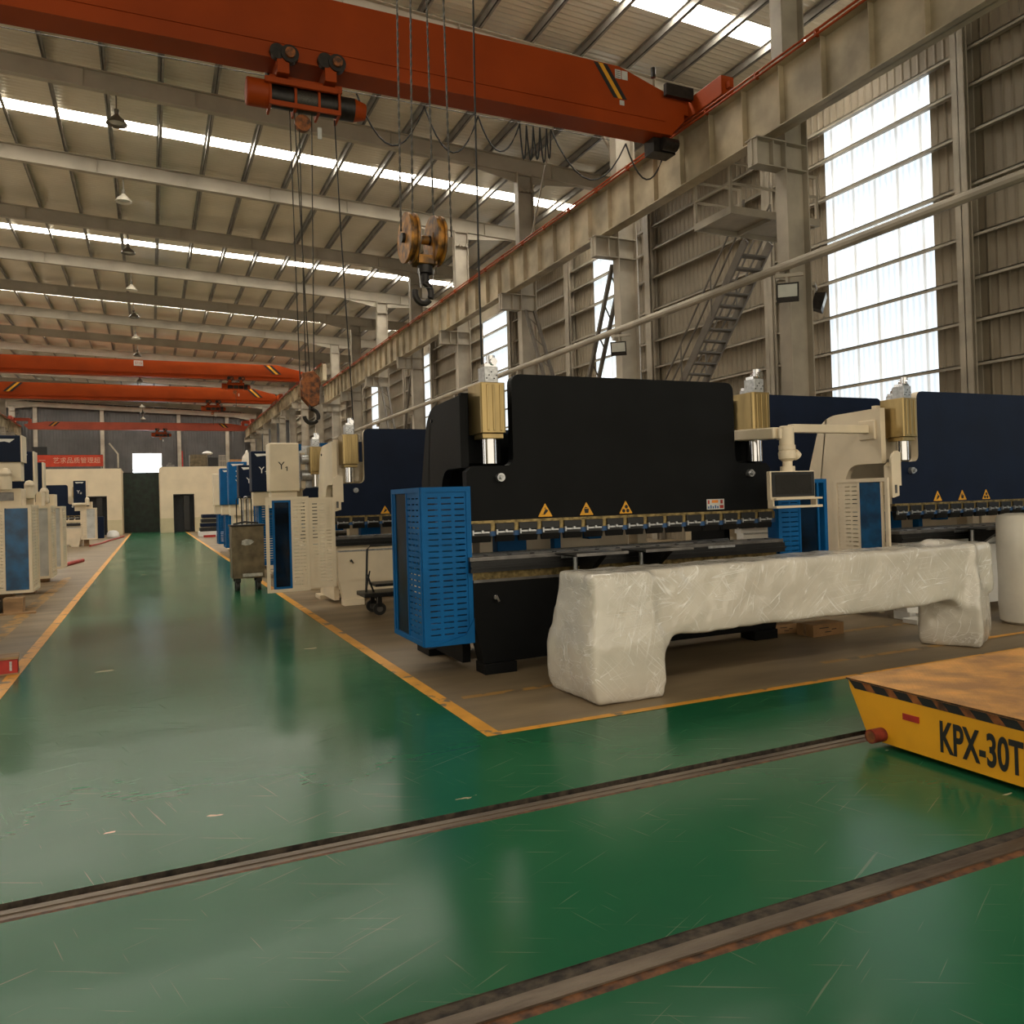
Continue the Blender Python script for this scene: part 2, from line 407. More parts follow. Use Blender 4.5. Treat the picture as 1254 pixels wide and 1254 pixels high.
# frames: rafters and columns
FR = [11.8+6*k for k in range(0, 16)]
def isec(mb, p, q, dep, fw, tf=.02, tw=.014):
    """I section along x between two points, web vertical"""
    (x0, y0, z0), (x1, y1, z1) = p, q
    for dz0, dz1, w in ((-tf, 0, fw), (-dep, -dep+tf, fw), (-dep, 0, tw)):
        mb.prism([(x0, z0+dz0), (x1, z1+dz0), (x1, z1+dz1), (x0, z0+dz1)], 'y', y0-w/2, y0+w/2)
vis = [y for y in FR]
for i, y in enumerate(FR[1:]):
    mb = MB()
    isec(mb, (X_L+.05, y, z_roof(X_L)), (16.35, y, z_roof(16.35)), .52, .22)
    # deeper haunches over the columns
    for xc in (11.53, -13.65):
        z = z_roof(xc)-.52
        mb.prism([(xc-2.2, z+.085), (xc+.3, z), (xc+2.4, z-.09), (xc+.3, z-.27), (xc-.3, z-.27)], 'y', y-.02, y+.02)
    for k in range(11):
        x = -12.6+2.8*k; z = z_roof(x); mb.box(x-.006, x+.006, y-.1, y+.1, z-.51, z-.01)
    o = mb.build('roof_rafter', M_rafter, smooth=False)
    tag(o, 'grey steel roof rafter spanning the hall, %s from the camera' % ORD[i], 'rafter', 'roof rafters')
def column(x, y, zc_, ztop, label, group, side=-1):
    """one H section shaft with a bracket carrying the runway girder on its hall side"""
    t = thing('steel_column', label, 'column', (x, y, 0), group=group)
    mb = MB()
    mb.box(-.285, -.26, -.15, .15, .03, ztop); mb.box(.26, .285, -.15, .15, .03, ztop); mb.box(-.26, .26, -.012, .012, .03, ztop)
    for z in (zc_, zc_-.5, ztop-.05): mb.box(-.26, .26, -.14, .14, z-.02, z)
    mb.build('column_shaft', M_steelp, t, smooth=False)
    mb = MB()
    mb.box(-.29, .29, -.17, .17, ztop-.62, ztop-.58)
    for k in range(4):
        for dx in (-.2, -.07, .07, .2): 
            if k < 1: mb.box(dx-.02, dx+.02, -.19, -.15, ztop-.66, ztop-.54)
    mb.build('splice_plate', M_steelp, t, smooth=False)
    mb = MB()
    u = lambda a, b: (min(side*a, side*b), max(side*a, side*b))
    mb.box(*u(.26, 1.0), -.16, .16, zc_-.025, zc_); mb.box(*u(.26, 1.0), -.02, .02, zc_-.5, zc_)
    mb.box(*u(.26, .95), -.13, .13, zc_-.52, zc_-.5); mb.box(*u(.95, .97), -.13, .13, zc_-.52, zc_); mb.box(*u(.55, .57), -.13, .13, zc_-.52, zc_)
    mb.build('girder_bracket', M_steelp, t, smooth=False)
    mb = MB(); mb.box(-.4, .4, -.28, .28, 0, .03); mb.build('base_plate', M_steelp, t)
for i, y in enumerate(FR):
    far = y > 54
    column(11.535, y-.02, 9.9 if far else GZ0, z_roof(11.53)-.5, 'tall grey steel column on the right side, %s from the camera' % ORD[i], 'columns along the right runway', -1)
    if i >= 8: column(-13.65, y-.02, 9.9, z_roof(-13.65)-.5, 'tall grey steel column on the left side, %s from the far end wall' % ORD[15-i], 'columns along the left runway', 1)

# runway girders
def girder(x, y0, y1, zb, zt, label, camside):
    t = thing('runway_girder', label, 'girder', (x, 0, 0))
    mb = MB(); mb.box(-.008, .008, y0, y1, zb, zt); mb.box(-.17, .17, y0, y1, zt-.025, zt); mb.box(-.15, .15, y0, y1, zb, zb+.025)
    n = int((y1-y0)/1.0)
    for k in range(n+1):
        y = y0+(y1-y0)*k/n; mb.box(-.13, .13, y-.006, y+.006, zb+.02, zt-.02)
    mb.build('girder_beam', M_girder, t, smooth=False)
    mb = MB(); mb.box(-.035, .035, y0, y1, zt, zt+.07); mb.build('crane_rail', M_rust, t)
    mb = MB()
    for dz in (-.03, .05): mb.tube([(-.22*camside, y0, zt+dz), (-.22*camside, y1, zt+dz)], .022)
    for k in range(int((y1-y0)/1.5)):
        y = y0+.7+1.5*k; mb.box(min(-.24*camside, -.15*camside), max(-.24*camside, -.15*camside), y-.02, y+.02, zt-.05, zt+.07)
    mb.build('conductor_rail', M_orange, t)
girder(GX, Y_B, 53.6, GZ0, GZ1, 'long tan crane runway girder crossing the right side, orange conductor rail on top', 1)
girder(GX, 53.9, Y_E-.3, 9.92, 11.02, 'distant higher runway girder on the right, under the far cranes', 1)
girder(-13.0, Y_B, Y_E-.3, 9.92, 11.02, 'distant runway girder at the left edge above the machines', -1)

mb = MB(); mb.tube([(11.13, Y_B, 5.88), (11.13, 53, 5.88)], .085, 10); 
for k in range(9): mb.box(11.09, 11.235, 5.8+6*k-.07, 5.8+6*k+.03, 5.65, 5.82)
tag(mb.build('tie_pipe', M_steelp), 'long grey horizontal pipe running along the right column row', 'pipe')

# braces between the right hand columns
def vbrace(y0, y1, ztop, label):
    t = thing('column_brace', label, 'brace', (11.5, (y0+y1)/2, 0), group='cross braces between the columns')
    h = (y1-y0)/2
    for s in (-1, 1):
        mb = MB()
        for dx in (-.16, .16):
            mb.bar((dx, s*(h-.3), ztop-.25), (dx, s*.1, 2.6), .09, .09)
        for k in range(7):
            f = (k+.3)/7; f2 = (k+.8)/7
            P = lambda f, dx: (dx, s*(h-.3+(.4-h)*f), ztop-.25+(2.85-ztop)*f)
            mb.bar(P(f, -.16), P(f2, .16), .03)
        mb.build('strut', M_stair, t, smooth=False)
    for s in (-1, 1):
        mb = MB(); mb.bar((0, s*.1, 2.6), (0, s*(h-.4), .2), .09); mb.build('strut', M_steelp, t, smooth=False)
vbrace(17.8, 23.8, 8.0, 'nearest grey V-shaped brace between right columns, above the black machine')
vbrace(35.8, 41.8, 8.0, 'farther grey V-shaped brace between right columns, above the navy machine')
t = thing('roof_brace', 'thin bars bracing the rafter end above the runway beside the dark column', 'brace', (11.5, 17.9, 0))
mb = MB(); mb.bar((-1.6, -.1, 12.6), (.1, 5.8, 9.75), .05); mb.build('strut', M_steelp, t)
mb = MB(); mb.bar((-1.6, -.1, 12.6), (.15, .3, 10.6), .07); mb.build('strut', M_steelp, t)

# right wall posts and girts
for k in range(0, 12):
    y = 11.62+6*k
    mb = MB(); mb.box(16.2, 16.22, y-.15, y+.15, 0, z_roof(16.3)-.5); mb.box(16.5, 16.52, y-.15, y+.15, 0, z_roof(16.3)-.5); mb.box(16.2, 16.52, y-.01, y+.01, 0, z_roof(16.3)-.5)
    mb.box(16.3, 16.34, y-.15, y+.15, 0, z_roof(16.3)-.5)
    tag(mb.build('wall_post', M_steelp, smooth=False), 'grey steel wall post against the right wall, %s from the camera' % ORD[k], 'post', 'posts on the right wall')
for i, z in enumerate([1.4, 2.4, 3.3, 4.25, 5.2, 6.12, 7.05, 8.16, 9.3, 10.3, 11.12, 12.1]):
    mb = MB(); mb.box(16.35, 16.58, Y_B, Y_E-.5, z-.012, z+.012); mb.box(16.35, 16.37, Y_B, Y_E-.5, z-.07, z+.012)
    tag(mb.build('wall_girt', M_steelp, smooth=False), 'horizontal steel girt on the right wall, %s up from the floor' % ORD[i], 'girt', 'girts on the right wall')
for i, x in enumerate([-11.5, -4.9, 3.2, 8.6]):
    mb = MB(); mb.box(x-.2, x+.2, Y_E-.4, Y_E-.06, 0, z_roof(x)-.1)
    tag(mb.build('wall_post', M_steelp, smooth=False), 'grey post on the dark far end wall, %s from the left' % ORD[i], 'post', 'posts on the end wall')

# ------------------------------------------------------------------ cranes
def crane_girder(mb, x0, x1, zb, zt, w=.45, taper=1.6):
    p = [(x0+.35, zb), (x1-.35, zb), (x1, zb+.35), (x1, zb+(zt-zb)*.62), (x1-taper, zt), (x0+taper, zt), (x0, zb+(zt-zb)*.62), (x0, zb+.35)]
    mb.prism(p, 'y', -w/2, w/2)
    mb.box(x0+.35, x1-.35, -w/2-.05, w/2+.05, zb-.03, zb+.03)      # bottom flange carrying the hoist
    mb.box(x0+.5, x1-.5, -w/2-.02, w/2+.02, zb+.26, zb+.29)
def stripes(parent, x, zb, zt, y, s=1, n=2, w=.09):
    for k in range(3):
        mb = MB(); xx = x+k*w*s*1.15
        sl = (zt-zb)*.5*s
        mb.prism([(xx, zt-.06), (xx+w, zt-.06), (xx+w+sl, zb+.55), (xx+sl, zb+.55)], 'y', y-.004, y)
        mb.build('hazard_stripe', [M_ink, M_yell, M_ink][k], parent, smooth=False)
def end_carriage(parent, x, z, m, L=1.7):
    mb = MB(); mb.box(x-.16, x+.16, -L/2, L/2, z+.08, z+.48)
    for s in (-1, 1):
        mb.box(x-.05, x+.05, min(s*L/2, s*(L/2+.12)), max(s*L/2, s*(L/2+.12)), z+.2, z+.34)
    o = mb.build('end_carriage', m, parent, bevel=.01)
    for s in (-1, 1):
        w = MB(); w.cyl((x-.07, s*L*.36, z+.13), (x+.07, s*L*.36, z+.13), .15); w.build('wheel', M_hoistd, o)
def hoist(parent, x, zb):
    """rope hoist under the bottom flange, drum along x; local y = 0"""
    t = MB(); t.box(x-.62, x+.62, -.14, .14, zb-.36, zb-.24)
    t.box(x-.72, x+.5, -.30, -.24, zb-.46, zb-.36)
    for dx in (-.42, .38): t.box(x+dx-.1, x+dx+.1, -.36, .36, zb-.30, zb-.02)
    o = t.build('hoist_frame', M_orange, parent, bevel=.008)
    for dx in (-.42, .38):
        for sy in (-1, 1):
            w = MB(); w.cyl((x+dx-.09, sy*.37, zb+.05), (x+dx-.09, sy*.27, zb+.05), .13); w.cyl((x+dx+.11, sy*.40, zb+.03), (x+dx+.11, sy*.27, zb+.03), .15)
            w.build('trolley_wheel', M_hoistd, o)
            w = MB(); w.cyl((x+dx+.11, sy*.40, zb+.03), (x+dx+.11, sy*.45, zb+.03), .085); w.build('wheel_hub', M_rust, o)
    d = MB(); d.cyl((x-.62, 0, zb-.56), (x+.55, 0, zb-.56), .19, 24); dr = d.build('rope_drum', M_hoistd, parent)
    d = MB(); d.cyl((x-.2, 0, zb-.56), (x+.2, 0, zb-.56), .2, 24); d.build('rope_winding', M_rope, dr)
    d = MB(); d.cyl((x-1.0, 0, zb-.54), (x-.62, 0, zb-.54), .23, 20); d.build('gearbox', M_orange, parent, bevel=.03)
    d = MB(); d.cyl((x+.56, 0, zb-.56), (x+.84, 0, zb-.56), .2, 20); mo = d.build('motor', M_hoistd, parent)
    d = MB(); d.cyl((x+.84, 0, zb-.56), (x+1.05, 0, zb-.56), .2, 20, .14); d.build('motor_cap', M_orange, mo)
    d = MB()
    for dx in (-.62, -.2, .2, .55): d.box(x+dx-.02, x+dx+.02, -.22, .22, zb-.79, zb-.33)
    d.box(x-.62, x+.55, -.23, -.19, zb-.80, zb-.72); d.box(x-.62, x+.55, -.23, -.19, zb-.42, zb-.36)
    d.build('drum_guard', M_orange, parent)
    d = MB(); d.cyl((x-.06, -.05, zb-.95), (x-.06, .05, zb-.95), .14, 20); d.build('rope_sheave', M_rust, parent)
    d = MB(); d.box(x+.15, x+.22, -.24, -.22, zb-1.28, zb-1.08); d.build('switch_plate', M_plate, parent)

# near crane
YA, ZB, ZT = 14.05, 9.20, 10.42
cA = thing('overhead_crane', 'large orange overhead crane crossing the top of the hall, nearest to the camera', 'crane', (0, YA, 0))
mb = MB(); crane_girder(mb, -12.72, 10.56, ZB, ZT); mb.build('bridge_girder', M_orange, cA, smooth=False)
for k, x in enumerate((8.36, 8.47, 8.58)):
    mb = MB(); mb.prism([(x, ZT-.02), (x+.1, ZT-.02), (x+.55, ZB+.55), (x+.45, ZB+.55)], 'y', -.232, -.226)
    mb.build('hazard_stripe', [M_ink, M_yell, M_ink][k], cA, smooth=False)
mb = MB(); mb.box(8.86, 9.0, -.232, -.226, ZT-.26, ZT-.08); mb.mat = 1
for k in range(4): mb.box(8.88, 8.98, -.234, -.232, ZT-.24+k*.04, ZT-.23+k*.04)
mb.build('rating_plate', [M_plate, M_ink], cA, smooth=False)
mb = MB(); mb.box(9.02, 9.16, -.232, -.226, ZT-.26, ZT-.08); mb.build('notice_plate', M_plate, cA)
mb = MB(); mb.box(8.95, 9.06, -.232, -.226, ZB+.42, ZB+.52); mb.build('small_plate', M_plate, cA)
end_carriage(cA, GX, GZ1+.09, M_orange, 2.6); end_carriage(cA, -13.0, 11.11, M_orange, 2.6)
mb = MB(); mb.box(10.2, 10.8, -.2, .2, 9.70, 10.02); mb.build('end_bracket', M_orange, cA)
mb = MB(); mb.box(-13.0, -12.4, -.2, .2, 10.1, 11.5); mb.build('end_bracket', M_orange, cA)
mb = MB(); mb.box(10.0, 10.7, -.4, -.3, 9.95, 10.2); mb.cyl((9.75, -.3, 10.3), (9.75, -.3, 10.5), .05); mb.build('buzzer_box', M_hoistd, cA)
mb = MB(); mb.box(9.85, 10.4, -.1, .25, 8.86, 9.16); mb.cyl((10.0, -.2, 9.0), (10.35, -.2, 9.0), .13); mb.build('travel_motor', M_hoistd, cA)
XH = 2.62
hoist(cA, XH, ZB)
# festoon cable along the girder
mb = MB(); pts = []
def swag(p, q, sag, n=10):
    p = Vector(p); q = Vector(q)
    return [p+(q-p)*(i/n)+Vector((0, 0, -sag*4*(i/n)*(1-i/n))) for i in range(n+1)]
xs = [3.6, 4.9, 6.0, 6.9, 7.05, 7.2, 7.35, 7.5, 7.6]
for k in range(len(xs)-1):
    mb.tube(swag((xs[k], .28, ZB-.1), (xs[k+1], .28, ZB-.1), [.85, .8, .62, .7, .7, .66, .7, .6][k]), .016, 6)
mb.tube(swag((7.6, .28, ZB-.1), (9.4, .28, ZB-.1), .9), .016, 6); mb.tube(swag((9.4, .28, ZB-.1), (10.4, .28, ZB-.1), .7), .018, 6)
mb.build('festoon_cable', M_cable, cA)
mb = MB(); mb.tube([(-2.5, .28, ZB-.08), (9.0, .28, ZB-.08)], .008, 5); mb.build('festoon_wire', M_rope, cA)
# hoist rope, block and pendant cable
mb = MB()
zh = 3.75
for x0, x1 in ((XH-.28, XH-.22), (XH-.12, XH-.12), (XH+.1, XH+.02), (XH-.2, XH-.05)):
    mb.tube([(x0, 0, ZB-.7), (x1, 0, zh)], .011, 6)
mb.build('hoist_rope', M_rope, cA)
mb = MB(); mb.tube([(XH+.5, 0, ZB-.8), (XH+.56, 0, 6.4), (XH+.66, -.05, 3.6), (XH+.7, -.05, 2.2)], .012, 6); pc = mb.build('pendant_cable', M_cable, cA)
mb = MB(); mb.cbox((XH+.7, -.05, 2.0), (.09, .08, .45)); mb.build('push_button_box', M_cable, pc, bevel=.01)
mb = MB()
for s in (-1, 1): mb.prism([(XH-.2, zh+.12), (XH, zh+.16), (XH+.1, zh+.05), (XH+.08, zh-.42), (XH-.06, zh-.46), (XH-.2, zh-.3)], 'y', s*.1-.02, s*.1+.02)
mb.cyl((XH-.05, -.09, zh-.05), (XH-.05, .09, zh-.05), .17, 20)
hb = mb.build('hook_block', M_rust, cA, bevel=.01)
def hook_pts(c, r): return [Vector(c)+Vector((r*math.cos(t), 0, r*math.sin(t))) for t in [PI*.55-k*PI*1.55/14 for k in range(15)]]
mb = MB(); mb.tube([(XH-.04, 0, zh-.4)]+hook_pts((XH-.04, 0, zh-.62), .12), .035, 8); mb.build('hook', M_hoistd, hb)

def far_crane(y, zb, zt, x0, x1, label, m, hx, plate=None, stripe_l=None, stripe_r=None):
    c = thing('overhead_crane', label, 'crane', (0, y, 0), group='overhead cranes down the hall')
    mb = MB(); crane_girder(mb, x0, x1, zb, zt, .5, 2.0); mb.build('bridge_girder', m, c, smooth=False)
    for x, s in ((stripe_l, -1), (stripe_r, 1)):
        if x is None: continue
        for k in range(3):
            mb = MB(); xx = x+k*.22*s; h = (zt-zb)
            mb.prism([(xx, zt-.04), (xx+.2, zt-.04), (xx+.2+s*h*.6, zb+h*.4), (xx+s*h*.6, zb+h*.4)], 'y', -.262, -.252)
            mb.build('hazard_stripe', [M_ink, M_yell, M_ink][k], c, smooth=False)
    if plate is not None:
        mb = MB(); mb.box(plate-.3, plate+.3, -.262, -.252, zb+.72, zb+1.1); pl = mb.build('rating_plate', M_plate, c)
        text_mesh('5TG', .26, M_redbn, 'plate_lettering', pl, (plate, -.266, zb+.91), (PI/2, 0, 0))
    for x, xa in ((GX, x1-.5), (-13.0, x0+.5)):
        end_carriage(c, x, 11.11, m, 3.0)
        if zt < 12.2:
            mb = MB(); mb.box(min(x, xa), max(x, xa), -.2, .2, max(zt*.0+11.2, min(zt-.2, 11.2)), 11.5); mb.box(xa-.15, xa+.15, -.18, .18, zb+.4, 11.4); mb.build('end_bracket', m, c, smooth=False)
    hoist(c, hx, zb)
    mb = MB(); mb.tube([(hx, 0, zb-.7), (hx, 0, zb-2.0)], .02, 6); mb.build('hoist_rope', M_rope, c)
    return c
far_crane(63, 11.14, 12.3, -12.9, 11.0, 'orange overhead crane in mid hall with small white plate, lowest edge over the machines', M_orange, 6.0, -.6, None, 8.0)
far_crane(75, 10.85, 12.15, -12.72, 10.55, 'orange overhead crane just behind the one with the white plate', M_orange, 5.2, None, -9.4, 8.0)
far_crane(97, 10.35, 11.15, -11.9, 10.4, 'small faded red overhead crane at the far end wall', M_dorange, 1.2, None, -8.8, 7.2)

# hook block in the foreground, hanging from a hoist above the picture
hk = thing('hook_block', 'large worn yellow twin-sheave crane hook block hanging in front of the columns', 'hook block', (2.86, 8.5, 0))
R_ = .275
for sx, rx in ((-.155, 0), (.155, 0)):
    mb = MB(); x = sx
    mb.cyl((x-.075, 0, 4.53), (x-.045, 0, 4.53), R_, 32); mb.cyl((x-.045, 0, 4.53), (x+.005, 0, 4.53), R_*.86, 32); mb.cyl((x+.005, 0, 4.53), (x+.03, 0, 4.53), R_, 32)
    sh_ = mb.build('sheave', M_sheave, hk)
    mb = MB(); mb.cyl((x+.03, 0, 4.53), (x+.045, 0, 4.53), R_*.93, 32); mb.build('sheave_guard', M_grey, sh_)
    mb = MB(); mb.cyl((x-.11, 0, 4.53), (x-.075, 0, 4.53), .055, 12); mb.build('axle_nut', M_hoistd, sh_)
mb = MB(); mb.cyl((-.15, 0, 4.53), (.15, 0, 4.53), .05, 14); mb.box(-.12, .12, -.10, .10, 4.24, 4.34); mb.box(-.12, -.09, -.1, .1, 4.24, 4.6); mb.box(.07, .1, -.1, .1, 4.24, 4.6)
mb.build('block_body', M_sheave, hk, bevel=.008)
mb = MB(); mb.cyl((0, 0, 4.15), (0, 0, 4.25), .085, 16); mb.cyl((0, 0, 4.05), (0, 0, 4.16), .045, 12); mb.build('swivel', M_hoistd, hk)
mb = MB(); mb.tube([(-.01, 0, 4.1)]+[Vector((-.03, 0, 3.93))+Vector((.095*math.cos(t), -.0, .115*math.sin(t))) for t in [PI*.42-k*PI*1.5/16 for k in range(17)]], .036, 10)
mb.build('hook', M_hoistd, hk)
mb = MB(); mb.tube([(-.09, -.05, 4.19), (-.07, -.05, 3.98), (.06, -.05, 3.98), (.09, -.05, 4.19)], .008, 6); mb.build('hook_bracket', M_silver, hk)
for x0, x1 in ((-.265, -.215), (-.13, -.04), (.12, .10), (.33, .30)):
    mb = MB()
    # laid rope: two strands twisted round each other
    ptsA = []; ptsB = []
    for k in range(140):
        f = k/139; z = 4.6+f*(9.5-4.6); x = x0*(1-f)+(x1)*f if False else x0+(x1-x0)*f
        a = k*1.1; ptsA.append((x+.006*math.cos(a), .006*math.sin(a), z)); ptsB.append((x-.006*math.cos(a), -.006*math.sin(a), z))
    mb.tube(ptsA, .008, 5); mb.tube(ptsB, .008, 5)
    mb.build('hoist_rope', M_rope, hk)
mb = MB(); mb.tube([(.70, 0, 9.5), (.665, 0, 6), (.655, 0, 4.2), (.70, .1, 3.0), (.9, .3, 2.3)], .011, 6)
mb.build('pendant_cable', M_cable, hk)

# ------------------------------------------------------------------ stair and platform
st = thing('access_stair', 'steep steel stair up to a railed platform below the right runway girder', 'stair', (11.3, 13.3, 0))
mb = MB(); zp = 7.5
mb.box(0, 2.5, 0, .05, zp, zp+.16); mb.box(0, .05, .05, 1.2, zp, zp+.16); mb.box(0, 2.5, 1.2, 1.25, zp, zp+.16); mb.box(2.45, 2.5, .05, 1.2, zp, zp+.16); mb.box(.05, 2.45, .05, 1.2, zp+.11, zp+.14); mb.box(1.2, 1.26, .05, 1.2, zp+.02, zp+.11)
mb.build('platform', M_steelp, st, smooth=False)
mb = MB()
for x, y in ((.03, .03), (.03, 1.22), (1.35, .03), (2.45, .03), (1.3, 1.22)): mb.bar((x, y, zp+.15), (x, y, zp+1.12), .06)
for z in (zp+1.1, zp+.65):
    mb.bar((.03, .03, z), (2.45, .03, z), .045); mb.bar((.03, .03, z), (.03, 1.22, z-(.0 if z > 8.2 else .0)), .045); mb.bar((.03, 1.22, z), (1.3, 1.22, z), .045)
mb.build('guard_rail', M_steelp, st, smooth=False)
ytop, ybot = 1.45, 8.1
S = lambda f: (ytop+(ybot-ytop)*f, zp*(1-f))
for x in (1.65, 2.4):
    mb = MB(); mb.bar((x, ytop, zp+.05), (x, ybot, 0.02), .05, .22); mb.build('stringer', M_stair, st, smooth=False)
NT = 30
tr = MB(); tr.box(1.67, 2.38, -.11, .11, -.02, .02)
tread = tr.build('tread', M_stair, st, loc=(0, *S(1/NT)), smooth=False)
for k in range(2, NT):
    c = tread.copy(); COL.objects.link(c); c.parent = st; c.location = (0, *S(k/NT))
for x in (1.62, 2.43):
    mb = MB()
    for dz in (.55, 1.0): mb.bar((x, ytop, zp+dz), (x, ybot, dz), .035)
    for k in range(6):
        y, z = S(k/5*.98); mb.bar((x, y, z), (x, y, z+1.0), .03)
    mb.build('handrail', M_stair, st, smooth=False)

# ------------------------------------------------------------------ lamps
for k in range(15):
    y = 23.9+6*(k-1); x = -.62
    if k == 0: continue
    dark = (k % 2 == 1)
    zr = z_roof(x)-.52
    t = thing('high_bay_lamp', ('dark' if dark else 'pale')+' bell lamp hanging from a rafter mid ceiling, %s from the camera' % ORD[k-1], 'lamp', (x, y, zr), group='bell lamps down the ceiling')
    mb = MB(); mb.cyl((0, 0, .02), (0, 0, -.42), .018, 8); mb.cyl((0, 0, -.38), (0, 0, -.55), .07, 12, .05); mb.build('lamp_stem', M_lamp, t)
    mb = MB(); mb.lathe([(.05, -.5), (.09, -.56), (.2, -.66), (.27, -.76), (.27, -.78), (.25, -.78), (.18, -.67), (.06, -.58)], n=24)
    mb.build('lamp_shade', M_lamp if dark else M_lampw, t)
    mb = MB(); mb.lathe([(.001, -.77), (.12, -.75), (.2, -.72)], n=16); mb.build('lamp_glass', M_glass, t)
def flood(x, y, z, rz, label):
    t = thing('floodlight', label, 'floodlight', (x, y, z), rz, 'floodlights on the right columns')
    mb = MB(); mb.bar((.25, 0, .35), (0, 0, .32), .05); mb.bar((0, 0, .34), (0, 0, .1), .04); mb.box(-.2, .3, -.03, .03, .3, .36); mb.build('bracket', M_steelp, t)
    mb = MB(); a = .6
    mb.add([(-.2, -.12, -.2), (.2, -.12, -.2), (.2, -.22, .14), (-.2, -.22, .14), (-.17, .06, -.12), (.17, .06, -.12), (.17, -.02, .16), (-.17, -.02, .16)],
           [(0,1,2,3), (4,7,6,5), (0,4,5,1), (1,5,6,2), (2,6,7,3), (3,7,4,0)])
    h = mb.build('lamp_housing', M_hoistd, t)
    mb = MB(); mb.add([(-.17, -.127, -.17), (.17, -.127, -.17), (.17, -.217, .11), (-.17, -.217, .11)], [(0,1,2,3)]); mb.build('lamp_glass', M_glass, h)
flood(10.95, 11.4, 5.3, -.7, 'square floodlight on the big right column above the black machine')
flood(11.0, 17.35, 5.35, -.7, 'square floodlight on the pale column left of the stair')
flood(12.05, 11.8, 5.3, .7, 'floodlight on the far side of the big right column, against the window')

# ------------------------------------------------------------------ press brakes
def rounded(pts, radii, n=5):
    """polygon with selected corners rounded"""
    out = []
    L = len(pts)
    for i, p in enumerate(pts):
        r = radii.get(i, 0)
        if not r: out.append(p); continue
        p = Vector(p); a = (Vector(pts[i-1])-p).normalized(); b = (Vector(pts[(i+1) % L])-p).normalized()
        s = p+a*r; e = p+b*r
        for k in range(n+1):
            t = k/n; q = s*(1-t)**2+p*2*t*(1-t)+e*t**2; out.append((q.x, q.y))
    return out
def louvre(mb, O, U, V, w, h, rows, cols, gap=.012, t=.008, dead=.0):
    """sheet with rows of slots: slats and dividers"""
    O = Vector(O); U = Vector(U); V = Vector(V); Nn = U.cross(V)
    def slab(u0, u1, v0, v1):
        p = [O+U*u+V*v+Nn*n_ for n_ in (0, t) for v in (v0, v1) for u in (u0, u1)]
        mb.add(p, [(0,2,3,1), (4,5,7,6), (0,1,5,4), (2,6,7,3), (0,4,6,2), (1,3,7,5)])
    pitch = h/(rows+1)
    v = 0
    for r in range(rows+1):
        v1 = pitch*(r+1)-gap/2 if r < rows else h
        slab(0, w, v, v1); v = v1+gap
        if r < rows:
            for c in range(cols+1):
                u = w*c/cols; slab(max(0, u-w*.045), min(w, u+w*.045), v1, v1+gap)
def frame(mb, O, U, V, w, h, b=.04, t=.03):
    O = Vector(O); U = Vector(U); V = Vector(V); Nn = U.cross(V)
    def slab(u0, u1, v0, v1):
        p = [O+U*u+V*v+Nn*n_ for n_ in (-t/2, t/2) for v in (v0, v1) for u in (u0, u1)]
        mb.add(p, [(0,2,3,1), (4,5,7,6), (0,1,5,4), (2,6,7,3), (0,4,6,2), (1,3,7,5)])
    slab(0, b, 0, h); slab(w-b, w, 0, h); slab(b, w-b, 0, b); slab(b, w-b, h-b, h)
def panel(mb, O, U, V, u0, u1, v0, v1, t=.006):
    O = Vector(O); U = Vector(U); V = Vector(V); Nn = U.cross(V)
    p = [O+U*u+V*v+Nn*n_ for n_ in (-t/2, t/2) for v in (v0, v1) for u in (u0, u1)]
    mb.add(p, [(0,2,3,1), (4,5,7,6), (0,1,5,4), (2,6,7,3), (0,4,6,2), (1,3,7,5)])
Z = Vector((0,0,1)); Xv = Vector((1,0,0)); Yv = Vector((0,1,0))

def guard_door(parent, O, U, w, h, m, win, lou=True, winpos=(.1, .55), name='guard_door', split=None, lw=None):
    """guard panel: frame, slotted sheet and acrylic window (a sub-part)"""
    mb = MB(); frame(mb, O, U, Z, w, h, .045, .035)
    u0, u1 = winpos[0]*w, winpos[1]*w
    if win:
        if u0 > .1: panel(mb, O, U, Z, u0-.025, u0, .045, h-.045, .03)
        if u1 < w-.1: panel(mb, O, U, Z, u1, u1+.025, .045, h-.045, .03)
    if lou:
        a, b = ((u1+.025, w-.045) if (not win or w-u1 > u0) else (.045, u0-.025))
        if not win: a, b = .045, w-.045
        louvre(mb, Vector(O)+Vector(U)*a+Z*.045, U, Z, b-a, h-.09, 24, 2 if b-a < .3 else 3)
    o = mb.build(name, m, parent, smooth=False)
    if win:
        mb = MB(); panel(mb, O, U, Z, u0, u1, .05, h-.05, .008); mb.build('guard_window', win, o, smooth=False)
        if win is M_smoke and m is not M_blue:
            mb = MB(); Of = Vector(O)+Vector(U)*u0+Z*.05; frame(mb, Of, U, Z, u1-u0, h-.1, .03, .02); mb.build('window_rim', M_blue, o, smooth=False)
    return o

